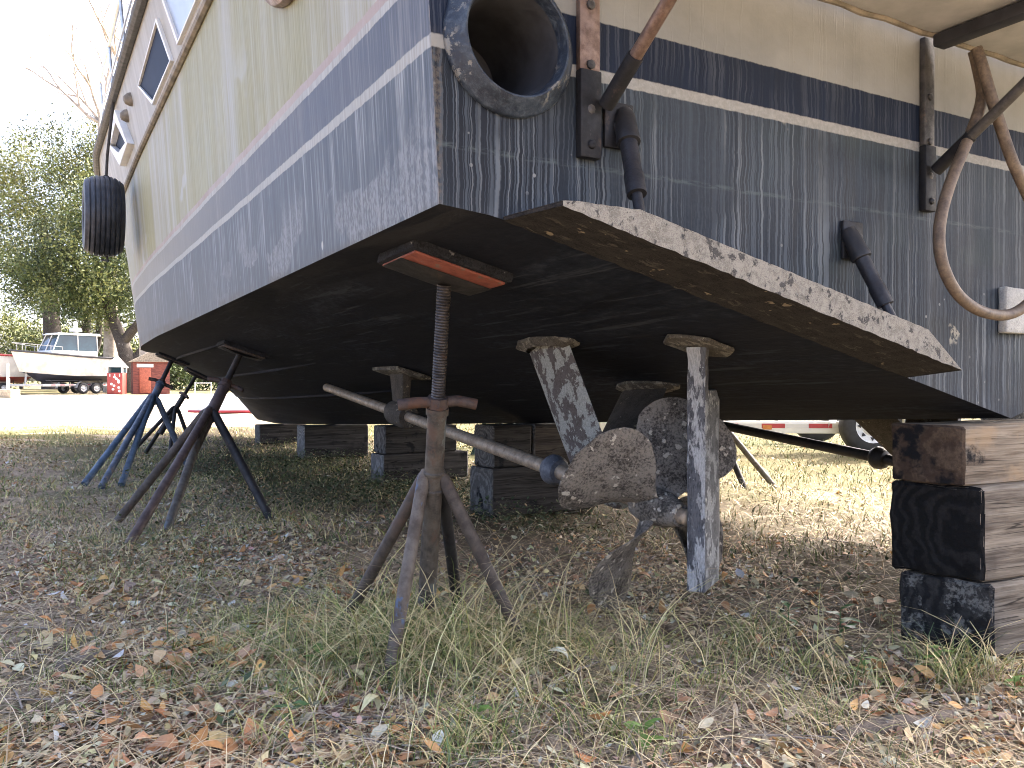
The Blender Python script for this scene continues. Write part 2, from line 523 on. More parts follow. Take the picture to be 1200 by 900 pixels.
def timber(name, light, dark, ax=0, char=0.0, knots=True, warm=None):
    """weathered timber; the grain runs along local axis ax"""
    M = Mat(name, .85, 0, .2)
    s = [30, 30, 30]; s[ax] = 2.2
    gr = M.noise(M.scl(tuple(s)), 1, 7, .62, .5)
    s2 = [120, 120, 120]; s2[ax] = 6
    fi = M.noise(M.scl(tuple(s2)), 1, 4, .6)
    bl = M.noise(scale=5, detail=5, rough=.6)
    f = M.op('ADD', M.op('MULTIPLY', gr, .6), M.op('MULTIPLY', fi, .4))
    c = M.ramp(f, [(.34, tuple(q * .45 for q in dark)), (.44, dark), (.58, light), (.72, tuple(min(1, q * 1.25) for q in light))])
    c = M.mix(M.sm(bl, .5, .75, 0, .6), c, tuple(q * .55 for q in dark))
    s3 = [42, 42, 42]; s3[ax] = .9
    crk = M.sm(M.op('ABSOLUTE', M.op('SUBTRACT', M.noise(M.scl(tuple(s3), (1, 2, 3)), .45, 3, .5), .5)), .010, .002)
    c = M.mix(M.op('MULTIPLY', crk, .85), c, tuple(q * .18 for q in dark))
    if warm: c = M.mix(M.sm(M.noise(M.scl((1, 1, 1), (3, 3, 3)), 6, 4), .48, .62, 0, .7), c, warm)
    if char: c = M.mix(M.sm(M.noise(M.scl((1, 1, 1), (7, 1, 2)), 4, 6, .65), .62 - .3 * char, .70 - .3 * char), c, (.012, .012, .013))
    M.col(c).bump(M.op('ADD', gr, fi), .5, .005)
    return M.m


def endgrain(name, light, dark, cen=(0, 0, 0), lichen=0.0, black=0.0):
    M = Mat(name, .9, 0, .15)
    d = M.n('ShaderNodeVectorMath'); d.operation = 'DISTANCE'
    M.set(d.inputs[0], M.P()); d.inputs[1].default_value = cen
    nz = M.noise(scale=7, detail=5)
    rr = M.op('ADD', M.op('MULTIPLY', d.outputs['Value'], 420), M.op('MULTIPLY', nz, 26))
    ring = M.op('SINE', rr)
    g = M.noise(scale=60, detail=5, rough=.7)
    c = M.mix(M.sm(ring, -.6, .8), dark, light)
    c = M.mix(M.sm(g, .35, .65, 0, .5), c, tuple(q * .5 for q in dark))
    if black: c = M.mix(M.sm(nz, .66 - .35 * black, .74 - .35 * black), c, (.010, .010, .011))
    if lichen:
        l = M.op('MULTIPLY', M.sm(M.noise(M.scl((1, 1, 1), (2, 4, 1)), 9, 7, .7), .60 - .12 * lichen, .66 - .12 * lichen), M.sm(g, .4, .6))
        c = M.mix(M.op('MULTIPLY', l, .7), c, (.20, .195, .175))
    M.col(c).bump(M.op('ADD', M.op('MULTIPLY', ring, .3), M.op('MULTIPLY', g, 1.3)), .6, .006)
    return M.m


M_side = make_side_paint()
M_transom = make_transom_paint()
M_bottom = make_bottom_paint()
M_gel = plain('weathered white gelcoat', (.60, .58, .53), .5, 0, .15, 5, .1)
M_under = plain('stained platform underside', (.40, .395, .38), .7, 0, .18, 6, .3)
M_rub = plain('grey rubber rub rail', (.085, .083, .08), .7, 0, .35, 20, .2)
M_mould = plain('stained moulding', (.20, .17, .13), .65, 0, .4, 14, .2)
M_frame_w = plain('window frame white', (.72, .71, .68), .45, 0, .08, 10, 0)
M_glass_d = plain('dark tinted glass', (.012, .018, .04), .06, 0, .2, 2, 0)
M_glass_s = plain('side window dark glass', (.010, .016, .036), .5, 0, .2, 2, 0)
for _m in (M_glass_s,): _m.node_tree.nodes['Principled BSDF'].inputs['Specular IOR Level'].default_value = .04
M_glass_b = plain('pane with painted sky reflection', (.30, .36, .44), .3, 0, .15, 2, 0)  # the sky's reflection is put into the pane's pale blue colour
M_ss = plain('stainless tube', (.50, .49, .47), .35, .9, .2, 20, .05)
M_copper = grime_metal('browned bronze', (.26, .18, .14), (.13, .085, .065), (.20, .10, .065), .3, .42, .55, 1.2)
M_tar = grime_metal('black painted steel', (.012, .012, .014), (.006, .006, .007), (.05, .035, .028), .05, .6, 0, 1.4, (.10, .10, .10), .70)
M_bracket = grime_metal('grey bracket bar', (.085, .078, .072), (.036, .034, .034), (.11, .08, .06), .25, .5, .3, 1.2)
M_armbeam = plain('blue grey steel arm', (.035, .036, .045), .55, .2, .3, 15, .15)
M_exh = Mat('navy flaking exhaust paint', .5)
_a = M_exh.noise(scale=15, detail=7, rough=.65); _b = M_exh.noise(scale=60, detail=4, rough=.65)
_c = M_exh.mix(M_exh.sm(_a, .35, .65), (.010, .016, .028), (.034, .047, .066))
_c = M_exh.mix(M_exh.sm(_b, .48, .70, 0, .5), _c, (.075, .095, .115))
_x, _y, _z = M_exh.xyz()
_fl = M_exh.op('MULTIPLY', M_exh.sm(M_exh.noise(M_exh.scl((1, 1, 1), (4, 2, 2)), 30, 8, .72), .55, .58), M_exh.sm(M_exh.noise(M_exh.scl((1, 1, 1), (2, 0, 3)), 5, 2), .54, .64))
_c = M_exh.mix(M_exh.op('MULTIPLY', _fl, .75), _c, (.24, .23, .20))
M_exh.col(_c).bump(M_exh.op('ADD', _a, M_exh.op('SUBTRACT', _b, _fl)), .5, .005); M_exh = M_exh.m
M_soot = plain('sooty pipe lining', (.026, .027, .031), .7, 0, .6, 7, .4)
M_rubber = plain('black rubber boot', (.012, .012, .014), .55, 0, .4, 30, .3)
M_cyl = grime_metal('dark trim cylinder', (.022, .022, .026), (.010, .010, .012), (.10, .10, .11), -.2, .5, 0, 2)
M_tab = barnacle('flaking trim tab paint', (.17, .158, .135), (.30, .282, .24), (.090, .086, .082), .47, (.13, .12, .115), .5, 2.6)
M_tabu = barnacle('dark scabby trim tab underside', (.012, .011, .0105), (.034, .030, .027), (.085, .074, .062), .40, (.3, .24, .16), .2, 1.0, (1, 3.0, 1))
M_strut = barnacle('crusted strut', (.075, .064, .060), (.115, .102, .095), (.36, .37, .34), .68, (.40, .40, .33), .2, 1.45)
M_strutd = barnacle('dark crusted strut', (.045, .040, .034), (.085, .075, .062), (.18, .17, .14), .3, (.3, .28, .2), .3, 1.3)
M_flange = barnacle('scabby flange', (.055, .050, .042), (.125, .112, .092), (.27, .25, .205), .6, (.4, .36, .27), .4, 2.0)
M_prop = barnacle('brown scaled bronze', (.045, .040, .034), (.21, .19, .162), (.29, .265, .23), .18, (.50, .46, .38), .70, 1.0)
M_rud = barnacle('blue grey rudder', (.050, .051, .055), (.115, .117, .122), (.42, .425, .415), .68, (.5, .52, .5), .1, 2.0, (1, 1, .28))
M_rud2 = barnacle('crusted rudder flank', (.085, .085, .085), (.16, .162, .158), (.36, .37, .355), .66, (.5, .5, .45), .45, 1.3)
M_shaft = grime_metal('worn shaft', (.34, .275, .20), (.18, .14, .10), (.17, .115, .075), .2, .5, .2, 1.2)
M_zinc = grime_metal('zinc collar', (.12, .13, .15), (.06, .066, .08), (.25, .26, .28), .1, .6, .1, 1.5)
M_anode = barnacle('anode plate', (.36, .36, .34), (.50, .50, .47), (.08, .08, .08), .2, (.3, .3, .28), .3, 1.5)
M_bshaft = grime_metal('tarry far shaft', (.020, .018, .018), (.008, .008, .009), (.06, .045, .035), .1, .55, 0, 1)
M_hose = Mat('perished brown hose', .6)
_a = M_hose.noise(scale=22, detail=8, rough=.7); _b = M_hose.noise(scale=90, detail=3)
M_hose.col(M_hose.ramp(M_hose.op('ADD', M_hose.op('MULTIPLY', _a, .7), M_hose.op('MULTIPLY', _b, .3)), [(.35, (.060, .044, .032)), (.5, (.125, .090, .062)), (.66, (.20, .15, .10))])).bump(_a, .4, .003); M_hose = M_hose.m
M_rope = plain('dark rope', (.05, .045, .04), .9, 0, .3, 60, .5)
M_tyre = Mat('ribbed tyre rubber', .55)
_a = M_tyre.noise(scale=16, detail=6, rough=.6)
M_tyre.col(M_tyre.mix(M_tyre.sm(_a, .35, .7), (.014, .016, .022), (.042, .047, .060))).bump(_a, .2, .003); M_tyre = M_tyre.m

# ------------------------------------------------------------------ the big boat
boat = empty('motor_yacht', HULL_O, YAW)
tag(boat, 'big weathered cream and navy motor yacht hauled out on stands and timber blocks', 'boat')

S = [0, .02] + [i * .22 for i in range(1, 64)]
S = [s for s in S if s <= 13.9]


def side_rows(sign):
    rows = []
    for s in S:
        c, m, r = zc(s), zm(s), zr(s)
        zs = [c + (m - c) * t for t in np.linspace(0, 1, 12)] + [m + (r - m) * t for t in np.linspace(0, 1, 5)][1:] + [r + .10]
        rows.append([(sign * side_b(s, z), s, z) for z in zs])
    return rows


for sign in (-1, 1):
    MB().grid(side_rows(sign)).build('hull_side', M_side, boat, 40)
b_ = MB()
b_.grid([[(u * bc(s), s, bot(s, u * bc(s))) for u in [-1, -.97, -.937] + list(np.linspace(-.9, .9, 25)) + [.937, .97, 1]] for s in S])
b_.build('hull_bottom', M_bottom, boat, 25)
rows = []
for t in list(np.linspace(0, 1, 64)):
    r = []
    for f in np.linspace(-1, 1, 145):
        x0 = f * 2.1; z0 = bot(0, x0); z = z0 + (3.03 - z0) * t
        r.append((f * (side_b(0, max(z, zc(0)))), 0, z))
    rows.append(r)
q = MB(); q.grid(rows)
keep = []
for f in q.f:
    cx_ = sum(q.v[i][0] for i in f) / 4; cz_ = sum(q.v[i][2] for i in f) / 4
    if math.hypot(abs(cx_) - abs(EXH.x), cz_ - EXH.z) > .134: keep.append(f)
q.f = keep; q.m = [0] * len(keep)
q.build('transom', M_transom, boat, 30)
# deck, bulwark cap and superstructure (they cast the shade the photograph sits in)
MB().grid([[(u * (itp(s, BR) - .02), s, zr(s) + .02 + .06 * (1 - u * u)) for u in np.linspace(-1, 1, 9)] for s in S]).build('deck', M_gel, boat, 30)
cab = MB()
for (s0, s1, w, z0, z1, rk) in ((.5, 4.4, 1.75, 2.95, 4.0, .15), (4.4, 8.6, 1.8, 3.05, 4.9, .5), (8.6, 11.0, 1.2, 3.2, 3.75, .5)):
    cab.hexa([(-w, s0, z0), (w, s0, z0), (-w, s1, z0), (w, s1, z0), (-w * .92, s0 + rk * .3, z1), (w * .92, s0 + rk * .3, z1), (-w * .92, s1 - rk, z1), (w * .92, s1 - rk, z1)])
cabin = cab.build('cabin', M_gel, boat, 30, .05)
for sg in (-1, 1):
    for (sa, sb) in ((4.9, 6.0), (6.2, 7.3)):
        def cx(z): return sg * (1.8 * (1 - .08 * (z - 3.05) / 1.85) + .004)
        MB().prism([(cx(3.75), sa, 3.75), (cx(3.75), sb, 3.75), (cx(4.5), sb - .1, 4.5), (cx(4.5), sa, 4.5)], (sg * .012, 0, 0)).build('window', M_glass_d, cabin, 0)

# rub rail, moulding
for sg in (-1, 1):
    MB().tube([(sg * (itp(s, BR) + .015), s, zr(s)) for s in S], .04, 10).build('rub_rail', M_rub, boat)
    MB().tube([(sg * (side_b(s, zm(s)) + .008), s, zm(s)) for s in S], .022, 8).build('moulding', M_mould, boat)
    rail = MB()
    pts = [(sg * (itp(s, BR) - .07 + .05), s, zr(s) + .72) for s in np.linspace(4.4, 13.4, 24)]
    rail.tube(pts, .016, 8)
    rail.tube([(p[0], p[1], p[2] - .33) for p in pts], .009, 6)
    for k in range(0, 24, 3):
        p = pts[k]; rail.tube([(p[0] - sg * .05, p[1], zr(p[1]) + .09), p], .013, 8)
    rail.build('deck_rail', M_ss, boat)
# spray strakes along the bottom
for sg in (-1, 1):
    for fr in (.36, .62, .84):
        q = MB(); rws = []
        for s in np.linspace(3.0 + fr, 11.6, 40):
            x = sg * fr * bc(s); z = bot(s, x); w = .032 * min(1, (s - 2.9 - fr) / 1.2)
            rws.append([(x - sg * w, s, bot(s, x - sg * w) + .004), (x + sg * .006, s, z - .45 * w), (x + sg * .012, s, bot(s, x + sg * .012) + .004)])
        q.grid(rws).build('spray_strake', M_bottom, boat, 30)

# side windows, vents and the oval hawse on the port side (mirrored to starboard)


def side_pt(s, z, off=0.0, sg=-1): return Vector((sg * (side_b(s, z) + off), s, z))


def side_window(quad, mat_pane, sg=-1, depth=.018, fw=.026):
    c = sum((Vector((0, q[0], q[1])) for q in quad), Vector()) / 4
    fr = MB()
    outer, inner = [], []
    for (s, z) in quad:
        d = Vector((s - c.y, z - c.z)); ln = d.length; k = (ln - fw * 1.35) / ln
        outer.append((s, z)); inner.append((c.y + d.x * k, c.z + d.y * k))
    n = 4
    vs = [side_pt(s, z, -.004, sg) for s, z in outer] + [side_pt(s, z, depth, sg) for s, z in outer] + [side_pt(s, z, depth, sg) for s, z in inner] + [side_pt(s, z, .002, sg) for s, z in inner]
    fs = []
    for a in range(3):
        for i in range(n):
            fs.append([a * n + i, a * n + (i + 1) % n, (a + 1) * n + (i + 1) % n, (a + 1) * n + i])
    fr.add(vs, fs)
    pane = MB().add([side_pt(s, z, .005, sg) for s, z in inner], [[0, 1, 2, 3]]).build('window', mat_pane, boat, 0)
    fr.build('frame', M_frame_w, pane, 30, 0)
    return pane


for sg in (-1, 1):
    side_window([(4.45, 2.80), (4.05, 2.57), (3.22, 2.57), (3.36, 2.84)], M_glass_s, sg)
    side_window([(3.12, 2.86), (2.98, 2.57), (1.75, 2.57), (1.75, 2.86)], M_glass_b, sg)
    side_window([(6.5, 2.90), (6.0, 2.62), (5.25, 2.62), (5.6, 2.96)], M_glass_s, sg, .05, .09)
    for (s, z) in ((4.95, 2.86), (5.3, 2.84)):
        p = side_pt(s, z, 0, sg)
        MB().lathe(p, (sg, 0, -.25), [(-.01, .050), (.02, .046), (.05, .026), (.056, .004)], 14).build('vent_shell', M_mould, boat)
    # oval porthole rim
    t = MB(); n = 30
    rng_ = []
    for i in range(n + 1):
        a = 2 * math.pi * i / n
        s, z = .93 + .30 * math.cos(a), 2.205 + .165 * math.sin(a)
        rng_.append(side_pt(s, z, .012, sg))
    t.tube(rng_, .030, 10, False)
    port = t.build('porthole', M_copper, boat)
    g = MB(); g.add([side_pt(.93, 2.205, .006, sg)] + [side_pt(.93 + .29 * math.cos(2 * math.pi * i / n), 2.205 + .155 * math.sin(2 * math.pi * i / n), .006, sg) for i in range(n)],
          [[0, 1 + i, 1 + (i + 1) % n] for i in range(n)])
    g.build('glass', M_glass_d, port, 0)
# transom exhaust outlets
for sg in (-1, 1):
    c = EXH
    c = Vector((sg * abs(c.x), 0, c.z))
    e = MB()
    e.lathe(c, (-.10 * 0, -1, .0), [(-.002, .161), (.008, .1615), (.013, .158), (.018, .152), (.034, .139), (.042, .132), (.045, .128), (.044, .124), (.036, .121), (.015, .116)], 48)
    ex = e.build('exhaust_outlet', M_exh, boat, 50)
    e = MB(); e.lathe(c, (0, -1, 0), [(.016, .1162), (.0, .111), (-.12, .104), (-.26, .100), (-.27, 0.001)], 40)
    e.build('lining', M_soot, ex, 50)
    # the pipe's mouth is cut through the transom: dark lining shows because the transom patch sits behind it

# swim platform with its brackets
pl = MB()
pl.hexa([(-2.0, -.66, 1.885), (2.0, -.66, 1.885), (-2.0, -.035, 1.885), (2.0, -.035, 1.885), (-2.0, -.66, 1.945), (2.0, -.66, 1.945), (-2.0, -.035, 1.945), (2.0, -.035, 1.945)])
plat = pl.build('swim_platform', M_under, boat, 30, .012)
lip = MB(); lip.tube([(-1.98 + i * .09, -.042 + .004 * math.sin(i * 2.1), 1.886 - .006 * abs(math.sin(i * 1.3))) for i in range(45)], .009, 6)
lip.build('edge_bead', M_mould, plat)


def bracket(x, zlow, zblack, ztop, w, copper, xs=None):
    up = MB()
    up.box((x, -.010, (zblack + ztop) / 2), (w, .018, ztop - zblack))
    br = up.build('platform_bracket', M_copper if copper else M_bracket, boat, 30, .003)
    f = MB(); f.box((x, -.013, (zlow + zblack) / 2), (w * 1.05, .024, zblack - zlow))
    for zz in (zlow + .03,): f.lathe((x, -.024, zz), (0, -1, 0), [(0, .012), (.008, .011), (.010, .002)], 8)
    f.build('foot_plate', M_tar, br, 30, .004)
    for zz in (zblack + .012, ztop - .18, ztop - .42):
        bo = MB(); bo.lathe((x, -.019, zz), (0, -1, 0), [(0, .011), (.006, .011), (.008, .007), (.008, .0005)], 8)
        bo.build('bolt', M_bracket, br, 30)
    p0 = Vector((x + (xs or 0), -.04, zlow + .12)); p1 = Vector((x + (xs or 0), -.585, 1.86)); d = p1 - p0
    pk = p0 + d * .20
    MB().tube([p0, pk], .0195, 14).build('black_sleeve', M_tar, br)
    MB().tube([pk, p1], .0155, 14).build('strut', M_copper if copper else M_bracket, br)
    MB().box((x, -.33, 1.862), (.055, .57, .038)).build('arm', M_armbeam, br, 30, .006)


bl = on_y(686, 88, 0); bl0 = on_y(680, 187, 0)
bracket(bl.x, bl0.z, on_y(686, 86, 0).z, 1.885, .056, True, .03)
b2 = on_y(1082, 60, 0)
bracket(b2.x, on_y(1075, 248, 0).z, on_y(1078, 172, 0).z, 1.885, .050, False, .0)
bracket(-b2.x * 0 + .62, 1.2, 1.36, 1.885, .05, False)
bracket(1.7, 1.26, 1.46, 1.885, .056, True)

# trim tabs: a thick scabby wedge hung on the transom's lower edge
for sg in (-1, 1):
    pa = [on_y(590, 240, -.002), on_y(1062, 429, -.002), on_y(660, 241, -.185), on_y(1127, 434, -.160)]
    ta = [on_y(590, 234, -.002), on_y(1048, 402, -.002), on_y(657, 207, -.185), on_y(1088, 386, -.160)]
    if sg > 0:
        pa = [Vector((-p.x, p.y, p.z)) for p in pa]; ta = [Vector((-p.x, p.y, p.z)) for p in ta]
    for p in (pa[0], pa[1]): p.z = bot(0, p.x) - .002
    ta[0].z = max(ta[0].z, pa[0].z + .03)
    N = 60
    rows_b, rows_t = [], []
    for i in range(N + 1):
        u = i / N
        a0, a1 = pa[0].lerp(pa[1], u), pa[2].lerp(pa[3], u)
        fk = min(1, .16 + .84 * (u / .17) ** .8)
        t0, t1 = a0.lerp(ta[0].lerp(ta[1], u), fk), a1.lerp(ta[2].lerp(ta[3], u), fk)
        rows_b.append((a0, a1)); rows_t.append((t0, t1))
    jz = [random.uniform(-.0022, .0022) for _ in range(N + 1)]
    q = MB()
    M_ = 5
    q.grid([[rows_b[i][0].lerp(rows_b[i][1], j / M_) + Vector((0, 0, jz[i])) for j in range(M_ + 1)] for i in range(N + 1)], 1)
    q.grid([[rows_t[i][0].lerp(rows_t[i][1], j / M_) + Vector((0, 0, jz[-1 - i] * .6)) for j in range(M_ + 1)] for i in range(N + 1)], 0)
    q.grid([[(rows_b[i][1] + Vector((0, 0, jz[i]))).lerp(rows_t[i][1] + Vector((0, 0, jz[-1 - i] * .6)), j / 3) for j in range(4)] for i in range(N + 1)], 0)
    for i in (0, N):
        q.add([rows_b[i][0], rows_b[i][1], rows_t[i][1], rows_t[i][0]], [[0, 1, 2, 3]], 1)
    tab = q.build('trim_tab', [M_tab, M_tabu], boat, 30, 0)
    # trim cylinders
    for (pu, pm_, pd) in (((726, 150), (736, 165), (748, 240)), ((1000, 284), (1008, 300), (1043, 368))):
        a = on_y(*pu, -.012); m = on_y(*pm_, -.045); d = on_y(*pd, -.118)
        if sg > 0:
            a, m, d = (Vector((-p.x, p.y, p.z)) for p in (a, m, d))
        ax = (d - m).normalized()
        cy_ = MB()
        cy_.tube([m - ax * .02, m + ax * .05, m.lerp(d, .52), m.lerp(d, .55), m.lerp(d, .85)], [.021, .021, .0205, .0235, .0225], 18)
        cyl = cy_.build('trim_cylinder', M_cyl, boat)
        MB().lathe(m - ax * .060, ax, [(-.028, .002), (-.026, .019), (-.010, .025), (.045, .027), (.060, .029), (.068, .028), (.070, .020)], 18).build('rubber_boot', M_rubber, cyl)
        MB().tube([m.lerp(d, .84), d + ax * .045], .0125, 12).build('rod', M_cyl, cyl)
        MB().box((a.x, -.006, a.z + .005), (.085, .012, .11)).build('hinge_plate', M_tar, cyl, 30, .004)
        MB().tube([a + Vector((0, .004, 0)), m - ax * .045], .022, 12).build('hinge_lug', M_rubber, cyl)
# anode on the transom
a0, a1 = on_y(1169, 337, 0), on_y(1169, 390, 0)
MB().hexa([(a0.x, -.030, a1.z), (a0.x + .17, -.030, a1.z), (a0.x, -.001, a1.z), (a0.x + .17, -.001, a1.z),
           (a0.x, -.030, a0.z), (a0.x + .17, -.030, a0.z), (a0.x, -.001, a0.z), (a0.x + .17, -.001, a0.z)]).build('anode_plate', M_anode, boat, 30, .006, sub=2, jit=.002)

# underwater gear, port and starboard -------------------------------------------------
SHX = -1.05
HUB = on_x(775, 596, SHX)
FWD = on_x(383, 454, SHX)
sd = (FWD - HUB).normalized()


def blade_mesh(theta, hand, r0=.045, r1=.382, pitch=.150):
    """a broad blade whose chord lies at the local pitch angle; theta is its direction in the disc"""
    q = MB(); nr, na = 20, 14
    top, botm = [], []
    er, et = Vector((math.cos(theta), 0, math.sin(theta))), Vector((-math.sin(theta), 0, math.cos(theta)))
    for i in range(nr + 1):
        u = i / nr
        r = r0 + (r1 - r0) * u
        wid = .11 + .25 * math.sin(math.pi / 2 * min(1, u / .62)) ** 1.6
        if u > .62: wid *= math.sqrt(max(0.0, 1 - ((u - .62) / .3801) ** 2))
        ph = math.atan(pitch / max(r, .05))
        ch = et * math.cos(ph) + Vector((0, hand * math.sin(ph), 0))
        nrm = er.cross(ch).normalized()
        if nrm.y > 0: nrm = -nrm
        thick = .017 * (1 - u) + .004
        rt, rb = [], []
        for j in range(na + 1):
            w = -1 + 2 * j / na
            nick = random.uniform(-.0022, .0022) if j in (0, na) else 0
            p = er * r + ch * (w * wid / 2 + nick)
            th = thick * (1 - w * w) ** .5 * .5 + .0012
            jt = random.uniform(-.0014, .0014)
            rt.append(p + nrm * (th + jt)); rb.append(p - nrm * th)
        top.append(rt); botm.append(rb)
    q.grid(top); q.grid(botm)
    for A, B in ((top[0], botm[0]), (top[-1], botm[-1])):
        q.grid([A, B])
    q.grid([[t_[0] for t_ in top], [b__[0] for b__ in botm]]); q.grid([[t_[-1] for t_ in top], [b__[-1] for b__ in botm]])
    return q


def running_gear(sg, full=True):
    """everything is built for the port side and mirrored"""
    def mx(p): return Vector((sg * -1 * p.x, p.y, p.z)) if sg > 0 else Vector(p)
    dz = -.065 if sg > 0 else 0
    H = mx(HUB) + Vector((0, 0, dz)); F = mx(FWD) + Vector((0, 0, dz)); d = (F - H).normalized()
    MB().tube([H - d * .03, H.lerp(F, .5), F], .029, 16).build('propeller_shaft', M_shaft if sg < 0 else M_bshaft, boat)
    # hub and blades: in a frame turned with the shaft
    hub = MB()
    hub.lathe(H, d, [(-.10, .001), (-.10, .036), (-.085, .040), (-.02, .060), (.06, .064), (.11, .055), (.125, .03)], 24)
    prop = hub.build('propeller', M_prop, boat, 50)
    nut = MB(); nut.lathe(H - d * .10, -d, [(0, .026), (.028, .025), (.034, .018), (.036, .001)], 14)
    nut.build('shaft_nut', M_shaft if sg < 0 else M_strutd, prop, 40)
    zax = Vector((0, 0, 1)); xax = d.cross(zax).normalized(); zz = xax.cross(d).normalized()
    B = H + d * .03
    hand = 1 if sg < 0 else -1
    for k in range(4):
        th = R((62, 150, 236, 326)[k])
        if sg > 0: th = math.pi - th
        q = blade_mesh(th, hand)
        q.v = [tuple(B + xax * p[0] + d * p[1] + zz * p[2]) for p in q.v]
        q.build('blade', M_prop, prop, 60)
    # V strut
    bar0 = H + d * (.20 if sg < 0 else .32); bar1 = bar0 + d * .30
    s_ = MB(); s_.lathe(bar0, d, [(0, .025), (0, .048), (.03, .056), (.27, .056), (.30, .048), (.30, .025)], 20)
    st = s_.build('shaft_strut', M_strut if sg < 0 else M_strutd, boat, 40)
    mid = (bar0 + bar1) / 2
    for (pc, w, mat, lab) in (((640, 402), .285, M_strut, 0), ((757, 452), .255, M_strutd, 1)):
        tp = on_bottom(*pc)
        tp.z = bot(tp.y, tp.x) + .003
        tp = mx(tp)
        cr = (mid - tp).normalized()
        ln = Vector((0, 1, 0)); ln = (ln - cr * ln.dot(cr)).normalized(); nn = cr.cross(ln)
        prof = [(-.5, 0), (-.38, .32), (-.1, .5), (.2, .46), (.42, .25), (.5, 0), (.42, -.25), (.2, -.46), (-.1, -.5), (-.38, -.32)]
        a_ = MB(); t0 = .030
        rows = []
        for u in np.linspace(0, 1, 8):
            c_ = tp.lerp(mid, float(u))
            rows.append([c_ + ln * (p[0] * w) + nn * (p[1] * t0) for p in prof] + [c_ + ln * (prof[0][0] * w) + nn * (prof[0][1] * t0)])
        a_.grid(rows)
        a_.build('strut_arm', mat if sg < 0 else M_strutd, st, 40)
        sl = (zc(tp.y) - .013 - zk(tp.y)) / (bc(tp.y) - .13)
        ux = Vector((1, 0, -sl if tp.x < 0 else sl)).normalized(); uy = Vector((0, 1, -.05)).normalized()
        f = MB(); nn_ = 14
        nn_ = 24
        poly = []
        for i in range(nn_):
            a_n = 2 * math.pi * i / nn_; ca, sa = math.cos(a_n), math.sin(a_n)
            k_ = 1 / (abs(ca) ** 1.6 + abs(sa) ** 1.6) ** (1 / 1.6) * random.uniform(.93, 1.06)
            poly.append(tp + ux * (.080 * ca * k_) + uy * (.205 * sa * k_) + Vector((0, 0, -.002)))
        f.prism(poly, ux.cross(uy) * -.012)
        low = [p + ux.cross(uy) * -.012 for p in poly]
        f.add(low + [tp + (p - tp) * .62 + ux.cross(uy) * -.022 for p in low], [[i, (i + 1) % nn_, nn_ + (i + 1) % nn_, nn_ + i] for i in range(nn_)])
        f.build('strut_flange', M_flange if sg < 0 else M_strutd, st, 30, .003)
    # zinc collar forward of the strut
    cz = H + d * (.66 if sg < 0 else .74)
    MB().lathe(cz, d, [(-.045, .029), (-.04, .046), (-.015, .060), (.012, .061), (.036, .048), (.045, .029)], 20).build('shaft_collar', M_zinc if sg < 0 else M_bshaft, boat, 40)
    # intermediate bearing
    ib = on_x(470, 479, SHX)
    k = (ib - HUB).length
    I = H + d * k
    q = MB(); q.lathe(I - d * .12, d, [(0, .026), (0, .060), (.03, .072), (.20, .072), (.24, .060), (.24, .026)], 18)
    be = q.build('shaft_bearing', M_strutd, boat, 40)
    zt = bot(I.y, I.x)
    q = MB(); q.hexa([I + Vector((-.020, -.075, .05)), I + Vector((.020, -.075, .05)), I + Vector((-.020, .075, .05)), I + Vector((.020, .075, .05)),
                      Vector((I.x - .03, I.y - .10, zt + .002)), Vector((I.x + .03, I.y - .10, zt + .002)), Vector((I.x - .03, I.y + .10, zt + .002)), Vector((I.x + .03, I.y + .10, zt + .002))])
    q.build('web', M_strutd, be, 30, .004)
    q = MB(); sl = (zc(I.y) - zk(I.y)) / bc(I.y) * (-1 if I.x < 0 else 1)
    q.hexa([Vector((I.x + a * .10, I.y + b__ * .20, bot(I.y, I.x) + a * .10 * sl - c_)) for c_ in (.022, .0) for b__ in (-1, 1) for a in (-1, 1)])
    q.build('flange', M_flange, be, 30, .006)
    # rudder
    rx = SHX
    tr = on_x(812, 470, rx)          # trailing edge position
    top = on_bottom(812, 384)
    cdir = Matrix.Rotation(R(-26), 3, 'Z') @ Vector((0, 1, 0))     # world heading of the chord
    cl = Vector((cdir.x * cy + cdir.y * sy, -cdir.x * sy + cdir.y * cy, 0)).normalized()
    nl = Vector((cl.y, -cl.x, 0))
    cT = on_x(816, 450, rx)
    dist = cT.y
    zt_, zb_ = on_x(838, 458, rx).z, on_x(836, 701, rx).z
    wT, ch = .058, .34
    A = Vector((cT.x, cT.y, 0))
    rows = []
    for (z, c0, k) in ((zb_, .0, 1), (zb_ + .03, .0, 1), (zb_ + .20, 0, 1), (zb_ + .40, 0, 1), (zt_ - .035, 0, 1), (zt_, .0, .80)):
        c1 = ch * k
        rows.append([A + cl * c0 + nl * (-wT / 2) + Vector((0, 0, z)), A + cl * c0 + nl * (wT / 2) + Vector((0, 0, z)),
                     A + cl * (c1 * .55) + nl * (wT * .50) + Vector((0, 0, z)), A + cl * c1 + Vector((0, 0, z)), A + cl * (c1 * .55) - nl * (wT * .50) + Vector((0, 0, z))])
    q = MB()
    for i in range(len(rows) - 1):
        for j in range(5):
            q.add([rows[i][j], rows[i][(j + 1) % 5], rows[i + 1][(j + 1) % 5], rows[i + 1][j]], [[0, 1, 2, 3]], 0 if j == 0 else 1)
    q.add(rows[0], [[0, 1, 2, 3, 4]], 1); q.add(rows[-1], [[0, 1, 2, 3, 4]], 1)
    q.v = [tuple(mx(Vector(p))) for p in q.v]
    rd = q.build('rudder', [M_rud, M_rud2], boat, 30, .004, sub=2, jit=.0015)
    q = MB(); sb = A + cl * .022
    ztop = bot(sb.y, sb.x)
    sec = [(-.001, -.50), (-.001, .50), (.03, .54), (.062, .40), (.072, 0), (.062, -.40), (.03, -.54)]
